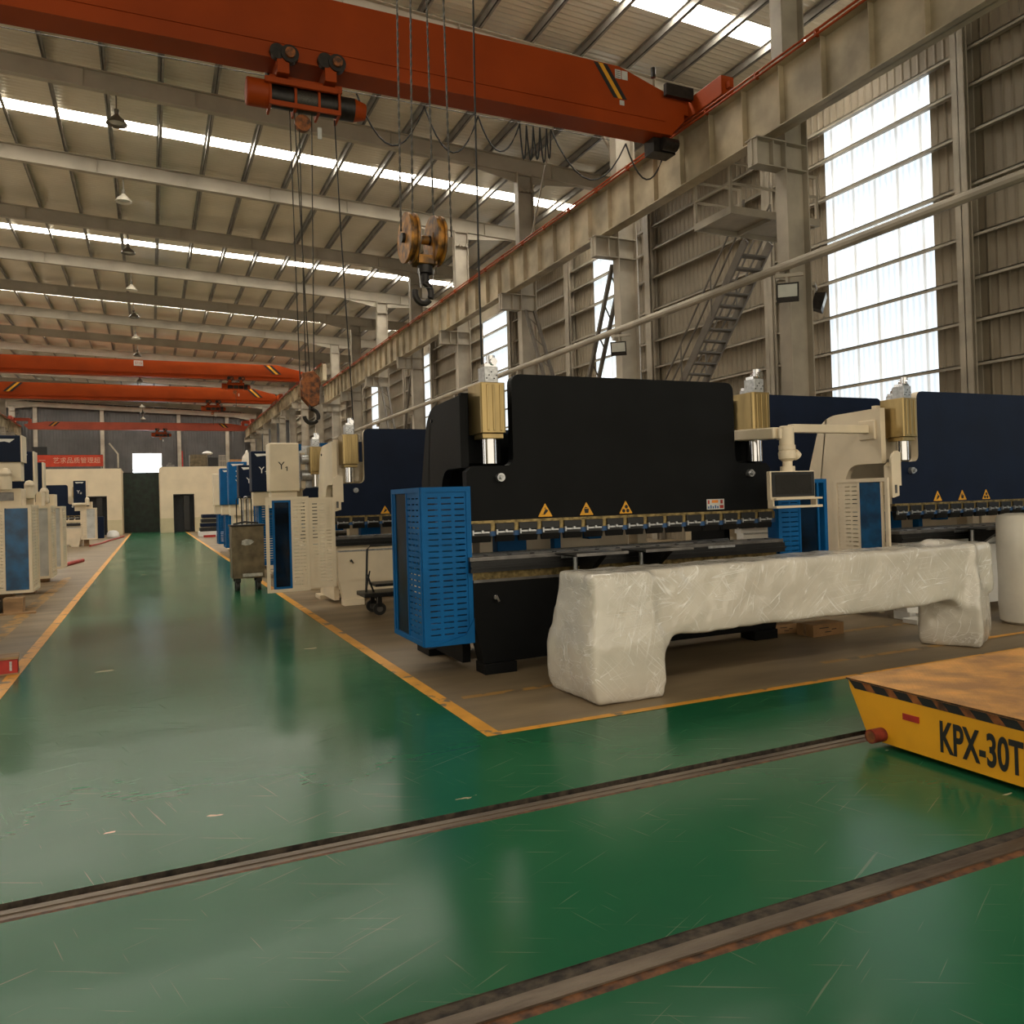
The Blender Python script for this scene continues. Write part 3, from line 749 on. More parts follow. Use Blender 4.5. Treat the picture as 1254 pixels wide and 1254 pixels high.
def press(loc, label, ram, edge, framem, apron, cage, win, opt):
    t = thing('press_brake', label, 'machine', loc, group=None)
    W = 3.6
    # ram plate
    pts = [(0, 1.40), (W, 1.40), (W, 1.86), (3.55, 1.91), (3.12, 1.91), (3.12, 2.78), (.48, 2.78), (.48, 1.91), (.06, 1.91), (0, 1.86)]
    poly = rounded(pts, {4: .09, 5: .1, 6: .1, 7: .09})
    mb = MB(); mb.prism(poly, 'y', 0, .1, sidemat=1); o = mb.build('ram', [ram, edge], t, smooth=False)
    for x in (.33, 3.30):
        b = MB(); b.cyl((x, -.05, 1.80), (x, .02, 1.80), .04, 14); b.cyl((x, -.08, 1.80), (x, -.05, 1.80), .022, 6); b.build('pivot_bolt', M_silver, o)
    # side frames
    prof = rounded([(.02, 1.9), (.02, 2.58), (.80, 2.56), (1.0, 2.46), (1.22, 1.8), (1.25, .06), (.12, .06), (.12, .8), (.48, .82), (.60, .95), (.60, 1.75), (.48, 1.9)], {2: .1, 3: .15, 8: .1, 9: .15, 10: .15, 11: .12})
    for x in (.0, W-.08):
        mb = MB(); mb.prism([(a+.11, b) for a, b in prof], 'x', x, x+.08); sf = mb.build('side_frame', framem, t, smooth=False)
        b = MB(); xx = x-.012 if x < 1 else x+.08
        b.cyl((xx, .95, 2.42), (xx+.012, .95, 2.42), .02, 10); b.build('lifting_hole', M_dark, sf)
    # rear panels and back gauge
    mb = MB(); mb.box(.08, W-.08, 1.2, 1.26, .15, 1.0); mb.box(.08, W-.08, 1.0, 1.06, 1.5, 2.3); mb.build('rear_panel', framem, t, smooth=False)
    if opt.get('gauge', True):
        mb = MB(); mb.box(.55, 2.25, .82, .95, .98, 1.30); mb.box(2.3, 2.42, .7, .9, .95, 1.36); mb.box(.35, .5, .6, .8, 1.0, 1.3); bg = mb.build('back_gauge', M_cream, t, bevel=.01)
        for bx in ((.55, .88, .6, .8, 1.0, 1.28), (1.2, 1.28, .6, .7, 1.0, 1.4), (1.62, 1.78, .6, .75, 1.14, 1.24)): mb = MB(); mb.box(*bx); mb.build('gauge_motor', M_blue, bg, bevel=.01)
        mb = MB(); mb.tube([(.15, .5, 1.05), (3.4, .5, 1.05)], .02, 8); mb.build('lead_screw', M_silver, bg)
    # cylinders
    for x in (.255, 3.43):
        mb = MB(); mb.prism(rounded([(x-.125, -.09), (x+.125, -.09), (x+.125, .24), (x-.125, .24)], {0: .03, 1: .03}), 'z', 2.21, 2.68)
        mb.box(x-.105, x+.105, -.06, .16, 2.16, 2.21)
        for dx in (-.07, -.01, .06): mb.box(x+dx, x+dx+.022, -.098, -.085, 2.23, 2.66)
        c = mb.build('hydraulic_cylinder', M_bronze, t, smooth=False, bevel=.006)
        b = MB(); b.cyl((x, .04, 1.93), (x, .04, 2.17), .078, 24); b.build('piston_rod', M_chrome, c)
        b = MB(); b.box(x-.07, x+.065, -.06, .1, 2.68, 2.83)
        v = b.build('valve_block', M_silver, c, bevel=.006)
        b = MB(); b.cyl((x+.02, .0, 2.86), (x+.02, .0, 2.94), .042, 12); b.cyl((x+.03, -.06, 2.88), (x+.02, .06, 2.88), .035, 12); b.box(x-.06, x+.06, -.04, .08, 2.83, 2.86); b.build('solenoid', M_chrome, v)
        b = MB()
        for k in range(5): b.cyl((x-.05+.025*k, -.058, 2.72+.03*(k % 3)), (x-.05+.025*k, -.064, 2.72+.03*(k % 3)), .007, 8)
        b.build('valve_port', M_dark, v)
        b = MB(); b.box(x-.2, x+.2, .24, .3, 1.95, 2.62); b.build('mounting_plate', framem, c)
    # upper tools
    mb = MB(); mb.box(0, W, -.035, .0, 1.375, 1.40); mb.build('upper_tool_rail', M_gold, t, smooth=False)
    if opt.get('clamps', True):
        n = 15; p = W/n
        mb = MB(); mb.box(.02, p-.03, -.05, .03, 1.305, 1.375); c0 = mb.build('tool_clamp', M_black2, t, loc=(0, 0, 0), bevel=.006)
        b = MB(); b.box(.025, p-.05, -.06, -.045, 1.285, 1.30); b.cyl((p*.5, -.07, 1.30), (p*.5, -.045, 1.30), .014, 8); b.box(.02, .035, -.065, -.04, 1.27, 1.315); b.build('clamp_lever', M_silver, c0)
        b = MB(); b.box(p-.03, p+.02, -.03, .02, 1.30, 1.375); b.build('clamp_spacer', M_gold, c0)
        b = MB(); b.box(p-.035, p+.025, -.03, .0, 1.255, 1.30); b.build('spacer_block', M_blueink, c0)
        b = MB(); b.prism([(-.03, 1.30), (.03, 1.30), (.03, 1.26), (.01, 1.20), (-.012, 1.20), (-.03, 1.26)], 'x', .03, p-.02); b.build('punch', M_black2, c0, smooth=False)
        for k in range(1, n):
            dup(c0, t, (k*p, 0, 0))
    else:
        mb = MB(); mb.box(0, W, -.05, .03, 1.2, 1.375); mb.build('punch_row', M_black2, t)
    # bed
    mb = MB(); mb.box(-.04, W+.04, -.13, .14, 1.035, 1.075); dr = mb.build('die_rail', M_grey, t, bevel=.005)
    b = MB()
    for k in range(15): b.cyl((.15+.237*k, -.05, 1.074), (.15+.237*k, -.05, 1.082), .022, 10)
    b.build('clamp_screws', M_black2, dr)
    mb = MB(); mb.box(-.04, W+.04, -.15, .14, .935, 1.035); mb.box(-.04, W+.04, -.17, -.14, .97, .99); mb.build('die_holder', M_black2, t, smooth=False)
    b = MB(); b.box(.88, 1.15, -.158, -.15, 1.02, 1.045); b.box(2.6, 2.95, -.158, -.15, 1.02, 1.045); b.build('scale_strip', M_silver, t)
    mb = MB(); mb.box(.0, W, -.06, .1, .86, .935); mb.build('bed_edge', M_gold if apron is M_black else apron, t, smooth=False)
    mb = MB(); mb.prism([(-.0, .86), (W, .86), (W, .45), (W-.08, .10), (.08, .10), (0, .45)], 'y', -.10, .06); ap = mb.build('apron', apron, t, smooth=False, bevel=.004)
    mb = MB(); mb.box(0, W, -.106, -.1, .84, .865); mb.build('apron_trim', M_grey if apron is M_black else M_silver, ap, smooth=False)
    mb = MB(); mb.cyl((.2, -.14, .70), (.2, -.1, .70), .02, 10); mb.bar((.2, -.14, .72), (.23, -.14, .66), .02); mb.build('apron_latch', M_chrome, ap)
    for x in (.08, W-.40):
        mb = MB(); mb.box(x, x+.32, -.13, .1, 0, .10); mb.build('foot', apron, t, bevel=.006)
        mb = MB(); mb.box(x-.16, x+.3, 1.0, 1.4, 0, .07); mb.build('foot', framem, t, bevel=.006)
    # signs
    for k, x in enumerate((.80, 1.255, 1.71)):
        if opt.get('signs', 3) <= k: break
        mb = MB(); mb.prism(rounded([(x-.078, 1.415), (x+.078, 1.415), (x, 1.545)], {0: .01, 1: .01, 2: .01}, 3), 'y', -.003, 0); s = mb.build('warning_sign', M_yell, t, smooth=False)
        b = MB(); zz = 1.455; yy = (-.0045, -.003)
        if k == 0:
            b.prism([(x-.005, zz-.02), (x+.035, zz+.02), (x+.005, zz+.035), (x-.02, zz-.005)], 'y', *yy); b.prism([(x-.04, zz-.02), (x-.005, zz-.02), (x-.01, zz-.01)], 'y', *yy); b.prism([(x-.01, zz+.035), (x+.005, zz+.035), (x, zz+.05)], 'y', *yy)
        elif k == 1:
            b.prism([(x-.02, zz-.02), (x+.02, zz-.02), (x+.026, zz+.022), (x-.026, zz+.022)], 'y', *yy); b.prism([(x+.016, zz+.03), (x-.026, zz+.026), (x-.012, zz+.042)], 'y', *yy)
        else:
            for cx, cz in ((-.026, -.012), (.022, -.012), (.006, .028)):
                b.prism([(x+cx+.019*math.cos(a), zz+cz+.019*math.sin(a)) for a in [i*PI/5 for i in range(10)]], 'y', *yy)
        b.build('sign_symbol', M_ink, s, smooth=False)
    if opt.get('plate'):
        mb = MB(); mb.box(2.72, 2.95, -.003, 0, 1.42, 1.53); s = mb.build('instruction_plate', M_plate, t, smooth=False)
        mb = MB(); mb.box(2.785, 2.87, -.0045, -.003, 1.49, 1.52); mb.mat = 1
        for k in range(5): mb.box(2.735+.03*k, 2.752+.03*k, -.0045, -.003, 1.43, 1.455+.01*(k % 2))
        mb.mat = 2; mb.box(2.735, 2.755, -.0045, -.003, 1.48, 1.52); mb.box(2.90, 2.93, -.0045, -.003, 1.48, 1.52); mb.box(2.89, 2.94, -.0045, -.003, 1.43, 1.465)
        mb.build('plate_print', [M_orink, M_blueink, M_red], s, smooth=False)
    # sheet support arms
    for x in opt.get('supports', ()):
        mb = MB(); mb.box(x-.26, x+.26, -.62, -.2, 1.06, 1.075)
        s = mb.build('sheet_support', M_black2, t, smooth=False)
        mb = MB(); mb.box(x-.27, x+.27, -.64, -.60, 1.065, 1.09); mb.build('support_edge', M_grey, s)
        mb = MB(); mb.prism([(-.58, 1.06), (-.16, 1.06), (-.16, .84), (-.24, .82)], 'x', x+.02, x+.08); mb.build('support_bracket', M_black2, s, smooth=False)
        mb = MB(); mb.cyl((x-.1, -.3, .86), (x-.1, -.3, 1.06), .022, 10); mb.build('support_post', M_silver, s)
    # guards on the left side
    mode = opt.get('cage', 'box')
    H = 1.42; z0 = .30
    if mode == 'box':
        guard_door(t, (-.47, -.07, z0), Xv, .47, H, cage, None, name='guard_panel')
        guard_door(t, (-.46, .86, z0), -Yv, .92, H, cage, win, winpos=(.12, .52), name='guard_door')
        mb = MB(); mb.box(-.45, -.02, .0, .84, z0+.03, z0+.06); mb.box(-.45, -.02, -.05, .84, z0+H-.03, z0+H-.005); mb.box(-.03, -.01, 0, .84, z0, z0+H)
        mb.prism([(-.42, z0), (0, z0), (0, z0+.22), (-.08, z0+.08)], 'y', -.1, -.06)
        mb.build('guard_shell', cage, t, smooth=False)
        mb = MB(); mb.box(-.38, -.05, .1, .8, z0+.62, z0+1.0); mb.build('inner_box', M_lblue if cage is M_blue else M_cream, t, bevel=.01)
    elif mode == 'swung_front':
        guard_door(t, (-.45, -.2, z0+.03), Xv, .40, H-.05, cage, None, name='guard_panel')
        guard_door(t, (-1.08, -.26, z0), Vector((1, .05, 0)).normalized(), .63, H, cage, win, winpos=(.15, .58), name='guard_door')
        mb = MB(); mb.cyl((-.455, -.21, z0), (-.455, -.21, z0+H), .014, 8); mb.build('guard_hinge', cage, t)
    elif mode == 'swung_side':
        guard_door(t, (-.10, .78, z0), -Yv, .82, H, cage, win, winpos=(.48, .87), name='guard_door')
    elif mode == 'right':
        guard_door(t, (W+.0, -.15, z0), Xv, .62, H, cage, win, winpos=(.40, .92), name='guard_door')
        guard_door(t, (W+.61, -.12, z0), Yv, .85, H, cage, None, name='guard_panel')
        mb = MB(); mb.box(W+.0, W+.6, -.1, .72, z0+H-.02, z0+H); mb.box(W, W+.6, -.1, .72, z0, z0+.03); mb.box(W-.0, W+.02, -.1, .72, z0, z0+H); mb.build('guard_shell', cage, t, smooth=False)
        mb = MB(); mb.box(W-.05, W+.45, .1, .7, z0+H, z0+H+.28); mb.mat = 1; mb.box(W+.1, W+.35, .09, .1, z0+H+.08, z0+H+.22); mb.build('control_box', [M_cream, M_grey], t, bevel=.008)
        mb = MB(); mb.box(W+.1, W+.3, .1, .4, 0, z0); mb.build('guard_leg', M_wood, t)
    if opt.get('cage2'):
        guard_door(t, (W+.02, -.07, z0), Xv, .72, H, cage, win, winpos=(.45, .80), name='guard_door')
        mb = MB(); mb.box(W+.02, W+.72, .0, .84, z0+H-.03, z0+H-.005); mb.box(W+.70, W+.73, -.05, .84, z0, z0+H); mb.box(W+.02, W+.7, 0, .84, z0, z0+.03); mb.build('guard_shell', cage, t, smooth=False)
        mb = MB(); mb.box(W+.28, W+.62, .05, .5, z0+.3, z0+.72); mb.build('inner_box', M_lblue, t, bevel=.01)
        mb = MB(); mb.box(W-.05, W+.1, .02, .06, 1.45, 1.82); mb.build('guard_bracket', cage, t)
    # lettered covers beside the cylinders
    if opt.get('cover'):
        cm, txt, tm, side, zc0, zc1 = opt['cover']
        x0 = (-.62 if side < 0 else W-.25)+opt.get('cover_dx', 0)
        mb = MB(); mb.box(x0, x0+.52, -.22, .25, zc0, zc1); c = mb.build('cylinder_cover', cm, t, bevel=.02)
        mb = MB(); mb.box(x0+.50, x0+.525, -.225, .25, zc0, zc1); mb.box(x0+.03, x0+.49, -.15, .2, zc0-.3, zc0); mb.build('cover_edge', M_cream, c)
        if txt: text_mesh(txt, .2, tm, 'cover_lettering', c, (x0+.24, -.223, (zc0+zc1)/2+.02), (PI/2, 0, 0))
        if cm is not M_cream:
            mb = MB(); mb.prism([(x0+.07, zc1-.06), (x0+.42, zc1-.06), (x0+.35, zc1-.12), (x0+.28, zc1-.10), (x0+.12, zc1-.12)], 'y', -.224, -.22); mb.build('cover_badge', M_white, c, smooth=False)
        if cm is M_blue:
            mb = MB(); mb.box(x0+.2, x0+.5, -.224, -.22, zc1-.28, zc1-.25); mb.box(x0+.2, x0+.5, -.224, -.22, zc1-.42, zc1-.39); mb.build('cover_stripe', M_white, c, smooth=False)
        if side < 0:
            mb = MB(); mb.cyl((x0+.62, .1, 2.45), (x0+.98, .1, 2.45), .09, 16); mb.cyl((x0+.62, .1, 2.15), (x0+.98, .1, 2.15), .1, 16); mb.box(x0+.55, x0+1.05, .2, .3, 1.9, 2.72); mb.build('oil_cylinder', M_silver, c)
            mb = MB(); mb.box(x0+.52, x0+.62, .02, .2, 2.62, 2.74); mb.box(x0+.98, x0+1.12, .02, .2, 2.66, 2.76); mb.build('corner_cap', M_blue, c)
    # pendant control
    if opt.get('pendant'):
        x, y = opt['pendant']
        m = M_cream
        mb = MB(); mb.bar((W-.3, .3, 2.23), (W-.3, y+.05, 2.2), .1, .12); mb.bar((W-.3, y+.05, 2.19), (x+.03, y, 2.19), .11, .12); mb.cyl((x, y, 2.06), (x, y, 2.27), .075, 16)
        a = mb.build('pendant_arm', m, t, bevel=.015)
        mb = MB(); mb.cyl((x, y, 2.02), (x, y, 2.07), .085, 16); mb.lathe([(.05, 1.84), (.05, 1.90), (.085, 1.93), (.09, 1.99), (.075, 2.03), (.05, 2.05)], (x, y, 0), 16)
        mb.cyl((x+.07, y-.02, 1.99), (x+.12, y-.02, 1.95), .05, 12); mb.cyl((x, y, 1.79), (x, y, 1.85), .075, 16); mb.build('swivel_joint', m, a)
        mb = MB(); mb.box(x-.29, x+.31, y-.06, y-.0, 1.50, 1.80)
        mo = mb.build('monitor', m, a, bevel=.01)
        mb = MB(); mb.box(x-.275, x+.295, y-.066, y-.06, 1.535, 1.79); mb.build('monitor_bezel', M_ink, mo, smooth=False)
        mb = MB(); mb.box(x-.23, x+.25, y-.069, y-.066, 1.56, 1.76); mb.build('screen', M_screen, mo, smooth=False)
        mb = MB(); mb.box(x-.30, x-.28, y-.1, y-.02, 1.42, 1.51); mb.box(x+.28, x+.30, y-.1, y-.02, 1.42, 1.51); mb.box(x-.31, x+.31, y-.16, y-.1, 1.42, 1.445); mb.box(x-.31, x+.31, y-.16, y-.12, 1.505, 1.525); mb.build('keyboard_tray', m, mo, bevel=.004)
    if opt.get('side_arm'):
        x = opt['side_arm']
        mb = MB(); mb.box(x, -.02, .28, .38, 2.28, 2.38); mb.box(-.03, .12, .2, .44, 2.20, 2.44); mb.build('support_arm', M_cream, t, bevel=.01)
    if opt.get('right_arm'):
        z = opt['right_arm']
        mb = MB(); mb.bar((W-.3, -.2, z), (W+.25, -.35, z), .13, .12); mb.cyl((W+.3, -.35, z-.06), (W+.3, -.35, z+.22), .09, 16); mb.bar((W+.3, -.35, z+.02), (W-.2, -.6, z-.02), .1, .09); a = mb.build('pendant_arm', M_cream, t, bevel=.02)
        mb = MB(); mb.lathe([(.001, z+.30), (.06, z+.28), (.09, z+.22), (.09, z+.16)], (W+.3, -.35, 0), 16); mb.build('swivel_joint', M_cream, a)
    if opt.get('cladding'):
        # pale guide plate at the left edge of the ram, as on the machines with pale frames
        mb = MB(); mb.prism(rounded([(-.03, 1.47), (.09, 1.50), (.09, 1.62), (.13, 1.62), (.13, 2.02), (.06, 2.05), (-.03, 1.98)], {0: .03, 5: .03, 6: .06}), 'y', -.035, -.005); g = mb.build('guide_plate', M_cream, t, smooth=False)
        mb = MB(); mb.box(.015, .05, -.04, -.035, 1.53, 1.63); mb.build('guide_slot', M_grey, g)
    return t

press((2.65, 6.85, 0), 'black press brake with blue side guards, in front of the others at hall centre', M_black, M_black, M_black, M_black, M_blue, M_smoke,
      dict(cage='box', cage2=True, plate=True, supports=(1.05, 1.78), pendant=(3.38, -.5)))
press((8.15, 6.87, 0), 'navy press brake with cream side frame and pale apron, at the right edge', M_navy, M_cream, M_cream, M_white, M_cream, M_bluewin,
      dict(cage='swung_side', supports=(1.1, 1.85), cladding=True, side_arm=-1.25))
press((2.62, 12.5, 0), 'navy press brake with cream apron and cream louvred guards, left of the black machine', M_navy, M_cream, M_cream, M_cream, M_cream, M_smoke,
      dict(cage='swung_front', signs=1, cladding=True))
PB4 = press((8.2, 9.7, 0), 'tall navy press brake seen between the black machine and the cream side frame', M_navy, M_cream, M_cream, M_white, M_cream, M_bluewin,
      dict(cage='none', clamps=False, signs=0))
PB4.scale = (1, 1, 1.12)
press((2.6, 15.25, 0), 'navy press brake with cream cover lettered Y1 above the brown trolley', M_navy, M_cream, M_cream, M_cream, M_blue, M_bluewin,
      dict(cage='none', cover=(M_cream, 'Y\u2081', M_ink, -1, 1.85, 2.74), clamps=False, signs=1))
press((2.6, 18.1, 0), 'press brake with navy Y cover directly behind the cream Y1 cover', M_navy, M_cream, M_cream, M_cream, M_blue, M_bluewin,
      dict(cage='box', cover=(M_navy, 'Y\u2081', M_white, -1, 1.90, 2.78), clamps=False, signs=0))
press((2.6, 20.9, 0), 'press brake with smaller navy Y cover, third behind the black machine row', M_navy, M_cream, M_cream, M_cream, M_cream, M_smoke,
      dict(cage='box', cover=(M_navy, 'Y', M_white, -1, 1.80, 2.62), clamps=False, signs=0))
press((2.6, 23.7, 0), 'press brake with bright blue cover carrying two white stripes', M_blue, M_blue, M_cream, M_cream, M_cream, M_plate,
      dict(cage='box', cover=(M_blue, 'Y', M_white, -1, 1.65, 2.85), clamps=False, signs=0))
press((2.6, 26.6, 0), 'blue guarded press brake behind the one with white stripes', M_blue, M_blue, M_cream, M_cream, M_blue, M_bluewin,
      dict(cage='box', cover=(M_blue, '', M_white, -1, 1.65, 2.80), clamps=False, signs=0))
press((2.6, 29.6, 0), 'farthest blue guarded press brake of the right row', M_blue, M_blue, M_cream, M_cream, M_blue, M_bluewin,
      dict(cage='box', cover=(M_cream, '', M_white, -1, 1.65, 2.75), clamps=False, signs=0))
# left row
press((-6.0, 15.2, 0), 'navy press brake at the left edge with cream guard and blue window', M_navy, M_cream, M_cream, M_cream, M_cream, M_bluewin,
      dict(cage='right', cover_dx=.25, cover=(M_navy, '', M_white, 1, 2.42, 2.85), right_arm=2.02, clamps=False, signs=0))
press((-6.02, 18.1, 0), 'navy press brake second in the left row, pale arm reaching out', M_navy, M_cream, M_cream, M_cream, M_cream, M_plate,
      dict(cage='right', cover_dx=.1, cover=(M_navy, '', M_white, 1, 1.95, 2.78), right_arm=1.92, clamps=False, signs=0))
press((-6.07, 20.9, 0), 'navy press brake third in the left row with white cover edges', M_navy, M_cream, M_cream, M_cream, M_cream, M_plate,
      dict(cage='right', cover=(M_navy, '', M_white, 1, 1.9, 2.72), right_arm=1.85, clamps=False, signs=0))
press((-6.5, 40.7, 0), 'farthest navy press brake of the left row, lettered Y2 with cream apron', M_navy, M_cream, M_cream, M_cream, M_cream, M_plate,
      dict(cage='right', cover=(M_navy, 'Y\u2082', M_white, 1, 1.9, 2.95), right_arm=1.9, clamps=True, signs=0))

# ------------------------------------------------------------------ wrapped bridge part
def wrap_material():
    """foam under clear stretch film: long pale folds in the film, glossy coat"""
    m = mat('shrink_wrapped_foam', (.68, .63, .54), .32, var=.06, scale=2.2, coat=1.0)
    nt = m.node_tree; N = nt.nodes; L = nt.links; b = N['Principled BSDF']; tc = N['Texture Coordinate']
    b.inputs['Coat Roughness'].default_value = .10
    col = N['Color Ramp'].outputs['Color']
    hs = None
    def math_(op, a, v=None):
        n = N.new('ShaderNodeMath'); n.operation = op; L.new(a, n.inputs[0])
        if v is not None:
            if hasattr(v, 'is_output'): L.new(v, n.inputs[1])
            else: n.inputs[1].default_value = v
        return n.outputs[0]
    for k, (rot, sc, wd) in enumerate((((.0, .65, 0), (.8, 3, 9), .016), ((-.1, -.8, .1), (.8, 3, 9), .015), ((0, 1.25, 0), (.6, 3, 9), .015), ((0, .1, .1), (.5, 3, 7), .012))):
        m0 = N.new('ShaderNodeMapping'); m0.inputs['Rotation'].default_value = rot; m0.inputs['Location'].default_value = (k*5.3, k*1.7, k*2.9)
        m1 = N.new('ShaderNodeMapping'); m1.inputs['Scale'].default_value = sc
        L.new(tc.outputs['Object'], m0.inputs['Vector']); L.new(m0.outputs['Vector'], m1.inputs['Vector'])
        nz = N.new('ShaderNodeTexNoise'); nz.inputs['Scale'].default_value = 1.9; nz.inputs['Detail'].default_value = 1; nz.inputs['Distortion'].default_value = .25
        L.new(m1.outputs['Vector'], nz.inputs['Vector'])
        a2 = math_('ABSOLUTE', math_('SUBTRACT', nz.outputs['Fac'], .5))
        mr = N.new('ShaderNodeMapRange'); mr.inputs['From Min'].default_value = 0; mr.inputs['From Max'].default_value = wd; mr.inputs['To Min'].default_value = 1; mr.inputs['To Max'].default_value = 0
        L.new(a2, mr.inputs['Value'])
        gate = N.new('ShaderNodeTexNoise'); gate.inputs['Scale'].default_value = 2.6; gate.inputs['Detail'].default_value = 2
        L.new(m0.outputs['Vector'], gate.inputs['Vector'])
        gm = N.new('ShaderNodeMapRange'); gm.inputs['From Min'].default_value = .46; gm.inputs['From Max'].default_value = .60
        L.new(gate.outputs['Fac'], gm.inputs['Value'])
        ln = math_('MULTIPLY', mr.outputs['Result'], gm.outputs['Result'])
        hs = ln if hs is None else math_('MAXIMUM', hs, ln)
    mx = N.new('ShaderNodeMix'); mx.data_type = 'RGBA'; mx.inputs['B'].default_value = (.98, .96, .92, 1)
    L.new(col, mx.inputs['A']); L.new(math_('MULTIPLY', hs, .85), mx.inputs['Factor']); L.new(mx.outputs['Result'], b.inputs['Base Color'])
    wob = N.new('ShaderNodeTexNoise'); wob.inputs['Scale'].default_value = 9; wob.inputs['Detail'].default_value = 4
    L.new(tc.outputs['Object'], wob.inputs['Vector'])
    ht = math_('ADD', hs, math_('MULTIPLY', wob.outputs['Fac'], 1.6))
    bp = N.new('ShaderNodeBump'); bp.inputs['Strength'].default_value = .45; bp.inputs['Distance'].default_value = .012
    L.new(ht, bp.inputs['Height']); L.new(bp.outputs['Normal'], b.inputs['Coat Normal'])
    b2 = N.new('ShaderNodeBump'); b2.inputs['Strength'].default_value = .25; b2.inputs['Distance'].default_value = .01
    L.new(ht, b2.inputs['Height']); L.new(b2.outputs['Normal'], b.inputs['Normal'])
    return m
M_wrap = wrap_material()
def hull(mb, rings):
    """loft through rings of equal length"""
    n = len(rings[0]); vs = [v for r in rings for v in r]; fs = []
    for i in range(len(rings)-1):
        for k in range(n): fs.append((i*n+k, i*n+(k+1) % n, (i+1)*n+(k+1) % n, (i+1)*n+k))
    fs += [tuple(range(n))[::-1], tuple(range((len(rings)-1)*n, len(rings)*n))]
    mb.add(vs, fs)
def ring_z(x0, x1, y0, y1, z, sk=0): return [(x0, y0, z), (x1, y0, z), (x1, y1, z), (x0, y1, z)]
mb = MB()
hull(mb, [[(x, 5.33+dy, .47+dz*.0+a), (x, 5.80, .47+a), (x, 5.80, 1.0+c), (x, 5.35, 1.0+c)] for x, dy, dz, a, c in ((3.05, -.04, 0, 0, .0), (3.6, -.04, 0, 0, .0), (4.1, -.01, 0, -.02, .0), (5.2, 0, 0, -.02, .01), (6.6, 0, 0, -.03, .01), (7.75, 0, 0, .05, .02))])
# left leg
hull(mb, [ring_z(3.04, 3.66, 5.24, 6.02, .0), ring_z(3.0, 3.68, 5.22, 6.05, .15), ring_z(3.0, 3.67, 5.22, 6.03, .42), ring_z(3.03, 3.6, 5.25, 5.95, .62), ring_z(3.05, 3.6, 5.27, 5.88, .85), ring_z(3.04, 3.6, 5.29, 5.86, 1.0)])
# gussets
hull(mb, [[(3.2, 5.27, .95), (3.3, 5.24, .30), (3.68, 5.25, .33), (3.80, 5.29, .46), (4.15, 5.32, .62), (3.9, 5.31, .95)], [(3.2, 5.8, .95), (3.3, 5.9, .30), (3.68, 5.85, .33), (3.80, 5.8, .46), (4.15, 5.8, .62), (3.9, 5.8, .95)]])
# right leg, turned
c0 = Vector((7.52, 5.62)); a = .5
def rr(hw, hd, z, dx=0):
    return [(c0.x+dx+math.cos(a)*u-math.sin(a)*v, c0.y+math.sin(a)*u+math.cos(a)*v, z) for u, v in ((-hw, -hd), (hw, -hd), (hw, hd), (-hw, hd))]
hull(mb, [rr(.34, .27, 0), rr(.36, .29, .12), rr(.35, .28, .42), rr(.32, .26, .6, .03), rr(.27, .24, .8), rr(.25, .22, 1.02, .02)])
hull(mb, [[(6.75, 5.34, .8), (7.3, 5.34, .35), (7.6, 5.34, .95), (7.0, 5.34, 1.0)], [(6.75, 5.8, .8), (7.3, 5.8, .35), (7.6, 5.8, .95), (7.0, 5.8, 1.0)]])
hull(mb, [[(7.1, 5.45, .98), (7.6, 5.45, .98), (7.55, 5.75, .98), (7.15, 5.75, .98)], [(7.15, 5.48, 1.06), (7.5, 5.48, 1.05), (7.5, 5.72, 1.05), (7.2, 5.72, 1.06)]])
wr = mb.build('wrapped_gantry', M_wrap, smooth=False)
tag(wr, 'long white gantry part swathed in foam and clear stretch film, standing on two legs', 'wrapped machine part')
md = wr.modifiers.new('merge', 'REMESH'); md.mode = 'VOXEL'; md.voxel_size = .022; md.use_smooth_shade = True
md = wr.modifiers.new('soft', 'SMOOTH'); md.factor = .7; md.iterations = 14
tx = bpy.data.textures.new('soft_lumps', 'CLOUDS'); tx.noise_scale = .35
md = wr.modifiers.new('lumps', 'DISPLACE'); md.texture = tx; md.strength = .035; md.mid_level = .5; md.texture_coords = 'LOCAL'
tx2 = bpy.data.textures.new('film_folds', 'STUCCI'); tx2.noise_scale = .07; tx2.turbulence = 6
md = wr.modifiers.new('folds', 'DISPLACE'); md.texture = tx2; md.strength = .004; md.mid_level = .5; md.texture_coords = 'LOCAL'

# foam roll at the right edge
mb = MB()
mb.lathe([(.001, .0), (.25, .0), (.29, .03), (.30, .2), (.295, .5), (.305, .8), (.30, 1.2), (.28, 1.24), (.2, 1.26), (.001, 1.25)], n=32)
o = mb.build('foam_roll', M_roll, loc=(9.17, 5.92, 0)); tag(o, 'upright white foam-wrapped column at the right edge, beside the pale apron', 'wrapped roll')

# boxes on the floor
def carton(loc, d, rz, label, name='cardboard_box', m=None):
    t = thing(name, label, 'box', loc, rz)
    mb = MB(); mb.box(-d[0]/2, d[0]/2, -d[1]/2, d[1]/2, 0, d[2]); c = mb.build('carton', m or M_cardb, t, bevel=.004)
    mb = MB(); mb.box(-d[0]/2-.001, d[0]/2+.001, -.02, .02, .0, d[2]+.0015); mb.build('packing_tape', M_wood, t, smooth=False)
    mb = MB()
    for k, (u, w) in enumerate(((-.3, .3), (.1, .15), (-.12, .2))):
        mb.box(d[0]*u, d[0]*(u+w), -d[1]/2-.0015, -d[1]/2, d[2]*(.65-.18*k), d[2]*(.72-.18*k))
    mb.build('carton_print', M_ink, t, smooth=False)
    return t
carton((6.72, 6.66, 0), (.46, .24, .13), .02, 'brown cardboard box on the floor under the wrapped gantry')
carton((6.46, 6.98, 0), (.3, .2, .1), -.1, 'smaller cardboard box half hidden left of the other carton')
t = thing('white_foot_pad', 'low white packing block on the floor behind the wrapped gantry', 'block', (8.35, 6.58, 0))
